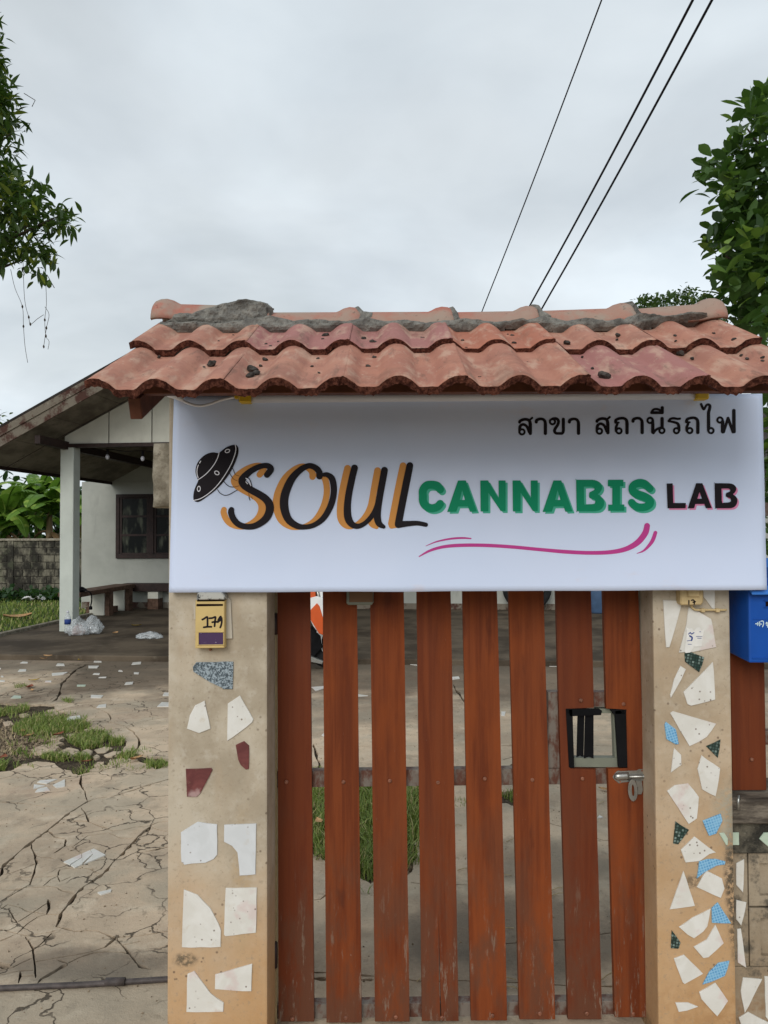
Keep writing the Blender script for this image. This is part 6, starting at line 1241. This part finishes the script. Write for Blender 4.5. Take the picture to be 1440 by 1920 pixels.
# gravel and broken fragments where the slab has gone
bm = B(); gp = px_scatter(crop(0, 1200, 4.235, [(-120, 640), (0, 620), (120, 650), (260, 700), (420, 760), (500, 800), (560, 900), (400, 900), (240, 930), (0, 960), (-120, 980)]), 900, r2)
V = []; Fa = []
for p in gp + px_scatter(crop(0, 1200, 4.235, [(500, 560), (640, 620), (700, 660), (560, 650), (480, 600)]), 60, r2) + px_scatter([(580, 1575), (640, 1618), (690, 1650), (760, 1630), (780, 1560), (770, 1640), (700, 1660), (620, 1630)], 120, r2):
    s = r2.choice((.006, .008, .012, .018)); i0 = len(V); c = Vector((p[0], p[1], -.017)); h = [rvec(r2) * .3 for _ in range(6)]
    for k, d in enumerate(((1, 0, 0), (0, 1, 0), (-1, 0, 0), (0, -1, 0), (0, 0, 1), (0, 0, -1))): V.append(c + (Vector(d) + h[k]) * s)
    Fa += [(i0 + a, i0 + b, i0 + q) for a, b, q in ((0, 1, 4), (1, 2, 4), (2, 3, 4), (3, 0, 4), (1, 0, 5), (2, 1, 5), (3, 2, 5), (0, 3, 5))]
for p in px_scatter([(-60, 1320), (315, 1320), (315, 1915), (-60, 1915)], 520, r2, 0, .2) + px_scatter([(585, 1320), (1230, 1320), (1230, 1900), (585, 1900)], 420, r2, 0, .2):
    s = r2.choice((.0018, .0025, .003, .005)); i0 = len(V); c = Vector((p[0], p[1], .001)); h = [rvec(r2) * .3 for _ in range(6)]
    for k, d in enumerate(((1, 0, 0), (0, 1, 0), (-1, 0, 0), (0, -1, 0), (0, 0, 1), (0, 0, -1))): V.append(c + (Vector(d) + h[k]) * s)
    Fa += [(i0 + a, i0 + b, i0 + q) for a, b, q in ((0, 1, 4), (1, 2, 4), (2, 3, 4), (3, 0, 4), (1, 0, 5), (2, 1, 5), (3, 2, 5), (0, 3, 5))]
gv = raw('gravel', V, Fa, M['gravel']); tag(gv, kind='stuff')
frag = [[(335, 575), (380, 552), (450, 545), (515, 560), (500, 580), (420, 600), (350, 596)], [(150, 590), (200, 580), (240, 592), (200, 605), (155, 602)], [(395, 775), (430, 755), (500, 755), (515, 775), (470, 795), (405, 798)], [(240, 870), (330, 830), (400, 825), (480, 845), (440, 880), (330, 905), (260, 900)], [(455, 890), (540, 850), (620, 865), (640, 885), (560, 920), (480, 925)], [(640, 885), (690, 862), (740, 880), (720, 915), (660, 915)], [(745, 870), (830, 845), (900, 855), (840, 890), (770, 895)], [(735, 925), (770, 905), (800, 925), (760, 940)], [(820, 910), (900, 880), (980, 880), (930, 915), (850, 925)], [(520, 745), (600, 740), (640, 755), (560, 780)], [(390, 510), (470, 480), (540, 500), (480, 520)], [(530, 600), (570, 590), (625, 600), (560, 615)], [(665, 705), (735, 705), (720, 735), (670, 730)], [(20, 650), (90, 640), (110, 670), (40, 690)], [(380, 820), (460, 800), (510, 815), (440, 838)]]
FRL = ['wide pale concrete piece at the back of the weedy patch above the grass', 'small flat concrete piece near the left edge, back of the weedy patch', 'flat concrete piece in the middle of the patch under the red leaf', 'largest flat concrete piece at the left front of the weedy patch', 'long concrete piece in the front row, second from the left', 'jagged concrete piece in the middle of the front row of rubble', 'concrete piece in front of the right hand grass tuft', 'tiny concrete chunk in the soil of the front row', 'rightmost thin concrete piece of the front row of rubble', 'thin concrete sliver between the two grass tufts', 'flat concrete piece beside the long crack behind the grass', 'small concrete sliver under the white tile strip by the grass', 'small concrete piece at the right end of the back grass tuft', 'concrete piece at the far left among straw and gravel', 'flat concrete piece just behind the front row, left of the grass tuft']
for k, p in enumerate(frag):
    bm = B(); q0 = crop(0, 1200, 4.235, p); q = []
    for a, b in zip(q0, q0[1:] + q0[:1]): q += [a, ((a[0] * .62 + b[0] * .38) + r2.uniform(-1.4, 1.4), (a[1] * .62 + b[1] * .38) + r2.uniform(-.8, .8))]
    cx_, cy_ = sum(a[0] for a in q) / len(q), sum(a[1] for a in q) / len(q); q = [(cx_ + (a[0] - cx_) * .93, cy_ + (a[1] - cy_) * .93) for a in q]; tl_z = r2.uniform(-.012, .001); prism(bm, [G(x, y, tl_z) for x, y in q], (0, 0, -.05), .003); fr_ = fin('concrete_fragment', bm, M['paving'], None); tag(fr_, FRL[k], 'rubble', 'broken concrete pieces in the weedy patch')
# ------------------------------------------------------------------ fallen leaves
def leaf_thing(x, y, s, m, label, z=.012, az=None):
    r = r2; c = G(x, y, z); V = []; n = 5; a = r.uniform(0, 2 * pi) if az is None else az; d = Vector((cos(a), sin(a), 0)); q = Vector((-sin(a), cos(a), 0)); Fa = []; sh_ = (.05, .75, 1, .7, .05)
    for k in range(n):
        t = k / (n - 1); w = sh_[k] * s * .28; cz = .08 * s * (2 * t - 1) ** 2; V += [c + d * s * (t - .5) + q * w + Vector((0, 0, cz + .05 * s)), c + d * s * (t - .5) + Vector((0, 0, cz)), c + d * s * (t - .5) - q * w + Vector((0, 0, cz + .09 * s))]
    for k in range(n - 1): b = 3 * k; Fa += [(b, b + 1, b + 4, b + 3), (b + 1, b + 2, b + 5, b + 4)]
    b0 = Vector((c.x, c.y, z)); me = bpy.data.meshes.new('fallen_leaf'); me.from_pydata([tuple(v - b0) for v in V], [], Fa); me.materials.append(M[m]); me.polygons.foreach_set('use_smooth', [True] * len(me.polygons)); o = link('fallen_leaf', me, None, b0); tag(o, label, 'leaf', 'fallen leaves on the ground')
for (x, y), s, m, lb, zz_ in (((380, 128), .17, 'leaf_tan', 'large tan dry leaf lying on the edge of the porch floor', .1), ((345, 148), .14, 'leaf_tan', 'tan dry leaf flat beside the larger curled tan leaf', .1), ((650, 157), .15, 'leaf_yellow', 'yellow green leaf on the dark concrete in front of the porch', .012), ((270, 320), .17, 'leaf_yellow', 'bright yellow leaf on the cracked concrete left of the long crack', .012), ((235, 375), .22, 'leaf_red', 'red brown leaf beside the tuft of grass on the left', .012), ((465, 750), .17, 'leaf_red', 'red leaf on the rubble between the grass tufts', .02), ((1085, 938), .15, 'leaf_tan', 'curled tan leaf by the weeds near the wide pillar', .02), ((1060, 948), .10, 'leaf_tan', 'small tan leaf next to the curled one by the wide pillar', .02), ((25, 935), .16, 'leaf_red', 'brown leaf lying at the left edge of the rubble', .01), ((230, 760), .15, 'leaf_tan', 'brown crumpled leaf in the straw on the left', .0), ((690, 965), .13, 'leaf_red', 'brown leaf in the crack below the grass', .012), ((255, 400), .12, 'leaf_tan', 'pale brown leaf just below the red brown leaf', .012), ((175, 725), .12, 'leaf_tan', 'brown leaf at the edge of the grass on the left', .0)):
    px_, py_ = crop(0, 1200, 4.235, [(x, y)])[0]; leaf_thing(px_, py_, s * .68, m, lb, zz_)
leaf_thing(598, 1540, .075, 'leaf_tan', 'tan leaf on the grass behind the gate', .05); leaf_thing(1133, 1480, .07, 'leaf_tan', 'tan leaf behind the gate under the cut-out window', .012); leaf_thing(33, 1158, .5, 'leaf_tan', 'dry brown banana leaf lying on the lawn', .06); leaf_thing(256, 1173, .16, 'leaf_yellow', 'yellow leaf on the porch floor near the clear bottle', .09); leaf_thing(216, 1187, .14, 'leaf_tan', 'small dry leaf on the porch floor', .09)
sv = []; bm = B()
for x, y, a, L in ((1045, 1667, .5, .10), (1047, 1677, .4, .09), (1140, 1830, .7, .12), (946, 1742, .2, .08), (948, 1642, .1, .06), (965, 1573, .6, .12), (1128, 1505, .8, .06), (950, 1835, -.2, .07), (962, 1853, -.4, .06), (790, 1835, .8, .05), (1110, 1498, -.3, .06), (858, 1548, .2, .05), (870, 1630, .3, .07)):
    c = G(x, y, .004); d = Vector((cos(a), sin(a), 0)) * L / 2; bm = B(); tube(bm, [c - d, c + Vector((0, 0, .006)), c + d], .0018, 5); o = fin('straw', bm, M['straw']); tag(o, 'pale straw stalk lying on the concrete behind the gate', 'straw', 'straw stalks behind the gate')
# ------------------------------------------------------------------ things on the porch
c = G(127, 1187, ZF); bt_ = thing('plastic_bottle', 'clear plastic water bottle with a blue label beside the porch column', 'bottle', c)
bm = B(); lathe(bm, c, [(.045, 0), (.05, .02), (.05, .17), (.046, .18), (.05, .20), (.048, .25), (.028, .30), (.017, .32), (.017, .335)], 14); fin('body', bm, M['clear'], bt_)
bm = B(); lathe(bm, c, [(.0515, .14), (.0515, .22)], 14); fin('label', bm, M['ink_blue'], bt_); bm = B(); lathe(bm, c, [(.02, .325), (.02, .35), (.001, .351)], 10); fin('cap', bm, M['tube_white'], bt_)
def bag(name, lab, cat, x, y, rx, rz, mats, seed, ry=None):
    c = G(x, y, ZF); t = thing(name, lab, cat, c)
    for k, m in enumerate(mats):
        bm = B(); bmesh.ops.create_icosphere(bm, subdivisions=4, radius=1); s = 1 if k == 0 else .62
        for v in bm.verts:
            p = v.co.copy(); n1 = noise.fractal(p * 1.6 + Vector((seed + 5 * k, 0, 0)), .8, 2.2, 3); q = p * (1 + .3 * n1); up = max(0, q.z); v.co = Vector((c.x + q.x * rx * s * (1 - .35 * up), c.y + q.y * (ry or rx) * s, c.z + max(0, (q.z + .62)) * rz * s * .62))
        fin('film' if k == 0 else 'contents', bm, M[m], t, smooth=True)
bag('plastic_bag', 'pinkish clear plastic bag of rubbish next to the bottle', 'bag', 147, 1190, .16, .26, ('clear', 'bag_pink'), 1.0); bag('plastic_bag', 'clear crumpled bag with silvery foil right of the pinkish bag', 'bag', 173, 1188, .15, .27, ('clear', 'foil'), 4.0); bag('plastic_film', 'crumpled piece of clear plastic film lying flat on the porch floor', 'film', 280, 1197, .19, .10, ('clear',), 7.0, .12)
c = H(HU(172, 1157, 14.5), 14.9, ZF); bm = B(); hbox(bm, c.dot(HL) - .25, c.dot(HL) + .26, 14.75, 15.1, ZF, ZF + .12, .004); o = fin('cardboard_box', bm, M['bench_wood']); tag(o, 'low brown cardboard box under the bench', 'box')
bgc = H(ub0 - .1, 13.3, zs); bg_ = thing('cord_bundle', 'black bundle of cord on the bench end with a hanging plug', 'cord', bgc)
bm = B(); bmesh.ops.create_icosphere(bm, subdivisions=3, radius=1)
for v in bm.verts: n1 = 1 + .3 * noise.noise(v.co * 2); v.co = bgc + Vector((v.co.x * .15 * n1, v.co.y * .12, .035 + max(-.55, v.co.z) * .065 * n1))
fin('coil', bm, M['black'], bg_); bm = B(); e_ = HP(170, 1137, 13.3); tube(bm, catmull([tuple(bgc + Vector((.05, -.05, .06))), tuple(HP(168, 1110, 13.2)), tuple(HP(172, 1122, 13.25)), tuple(e_)], 4), .012, 6); lathe(bm, e_, [(.03, 0), (.032, -.05), (.02, -.06)], 8); fin('plug', bm, M['black'], bg_)
bm = B(); ragc = Vector((P(65, 1118, 18.3).x, 18.3, .08)); bmesh.ops.create_grid(bm, x_segments=16, y_segments=12, size=1)
for v in bm.verts: p = v.co.copy(); v.co = ragc + Vector((p.x * .22, p.y * .2, .06 + .09 * noise.fractal(p * 1.5, .8, 2, 4)))
o = fin('rag', bm, M['paper'], smooth=True); tag(o, 'white crumpled rag lying on the ground cover by the block wall', 'rag')
# ------------------------------------------------------------------ motorbike glimpsed through the gate
YK = 9.45
def K(x, y, dy=0): return P(x, y, YK + dy)
gz = .0; mk = thing('motorbike', 'orange and white motorbike glimpsed through the first gap of the gate', 'motorbike', (K(540, 1200).x, YK, 0))
def wheel(cx):
    r = .285; c = Vector((cx, YK, r)); bm = B(); lathe(bm, c, [(r - .075, -.03), (r - .03, -.045), (r - .006, -.03), (r, 0), (r - .006, .03), (r - .03, .045), (r - .075, .03)], 28, Vector((0, 1, 0))); w = fin('wheel', bm, M['tyre'], mk)
    bm = B(); lathe(bm, c, [(.035, -.04), (.035, .04)], 12, Vector((0, 1, 0)))
    for k in range(8): a = k * pi / 4; tube(bm, [c, c + Vector((cos(a) * .215, 0, sin(a) * .215))], .006, 5)
    fin('rim', bm, M['steel'], w)
wx = K(618, 1200).x; wheel(wx); wheel(wx - 1.21)
def solid(name, pts, th, m, par=None, y=0): bm = B(); prism(bm, [P(px, py, YK - th / 2 + y) for px, py in pts], (0, th, 0), .006); return fin(name, bm, M[m], par or mk)
solid('leg_shield', [(560, 1128), (578, 1122), (594, 1118), (606, 1122), (608, 1192), (600, 1190), (588, 1175), (576, 1150)], .30, 'white_paint'); solid('fairing_panel', [(580, 1146), (594, 1131), (599, 1136), (606, 1160), (606, 1191), (598, 1188), (582, 1162)], .32, 'orange_paint'); solid('front_cowl', [(578, 1080), (590, 1086), (592, 1120), (584, 1126), (572, 1128), (566, 1100)], .28, 'orange_paint'); solid('headlight_shell', [(592, 1084), (606, 1092), (610, 1120), (594, 1122)], .2, 'white_paint')
solid('engine', [(540, 1170), (584, 1178), (600, 1192), (604, 1215), (584, 1236), (545, 1235)], .2, 'black'); solid('body_side', [(430, 1130), (470, 1120), (520, 1140), (560, 1140), (570, 1162), (520, 1172), (460, 1165)], .24, 'orange_paint'); solid('seat', [(430, 1118), (470, 1108), (530, 1118), (555, 1132), (520, 1138), (470, 1122), (432, 1130)], .26, 'black'); solid('front_fender', [(588, 1192), (600, 1176), (620, 1160), (640, 1158), (650, 1168), (634, 1164), (618, 1170), (606, 1184), (602, 1200), (605, 1222)], .12, 'white_paint'); solid('exhaust', [(430, 1222), (470, 1214), (560, 1222), (606, 1240), (604, 1246), (550, 1234), (470, 1230), (430, 1236)], .07, 'steel', None, -.14)
bm = B(); tube(bm, [K(618, 1200, -.1), K(600, 1130, -.1), K(590, 1085, -.1)], .022, 8); tube(bm, [K(618, 1200, .1), K(600, 1130, .1), K(590, 1085, .1)], .022, 8); fin('fork', bm, M['steel'], mk)
bm = B(); tube(bm, catmull([tuple(K(570, 1068, -.36)), tuple(K(580, 1068, -.2)), tuple(K(588, 1080, 0)), tuple(K(580, 1068, .2)), tuple(K(570, 1068, .36))], 5), .013, 8); fin('handlebar', bm, M['black'], mk)
bm = B(); tube(bm, [K(560, 1225, -.1), (K(552, 1240).x, YK - .2, .0)], .012, 7); fin('kickstand', bm, M['steel'], mk)
# large black tyre leaning on the back wall, and a blue tub, both seen through the gaps
ty = HP(988, 1090, VW - .25); R_t = .49; ax = (HD + Vector((0, 0, .10))).normalized(); c = Vector((ty.x, ty.y, ZF + R_t - .02)) ; bm = B()
lathe(bm, c, [(R_t - .14, -.06), (R_t - .05, -.09), (R_t - .01, -.07), (R_t, 0), (R_t - .01, .07), (R_t - .05, .09), (R_t - .14, .06)], 30, ax); bm.faces.ensure_lookup_table()
cap_ = [f for f in bm.faces if len(f.verts) > 4]; bmesh.ops.delete(bm, geom=cap_, context='FACES'); o = fin('old_tyre', bm, M['tyre']); tag(o, 'big black tyre leaning on the house wall, seen through the gate', 'tyre')
tb = HP(1121, 1137, VW - .5); tc_ = Vector((tb.x, tb.y, ZF)); t_ = thing('plastic_tub', 'faded blue plastic tub by the house wall, seen through the last gap', 'tub', tc_)
bm = B(); lathe(bm, tc_, [(.20, 0), (.22, .03), (.26, .55), (.26, .58), (.23, .58), (.20, .08), (.001, .06)], 20); fin('body', bm, M['tub_blue'], t_); bm = B(); lathe(bm, tc_, [(.262, .56), (.285, .565), (.285, .60), (.255, .60)], 20); fin('rim', bm, M['tub_blue'], t_)
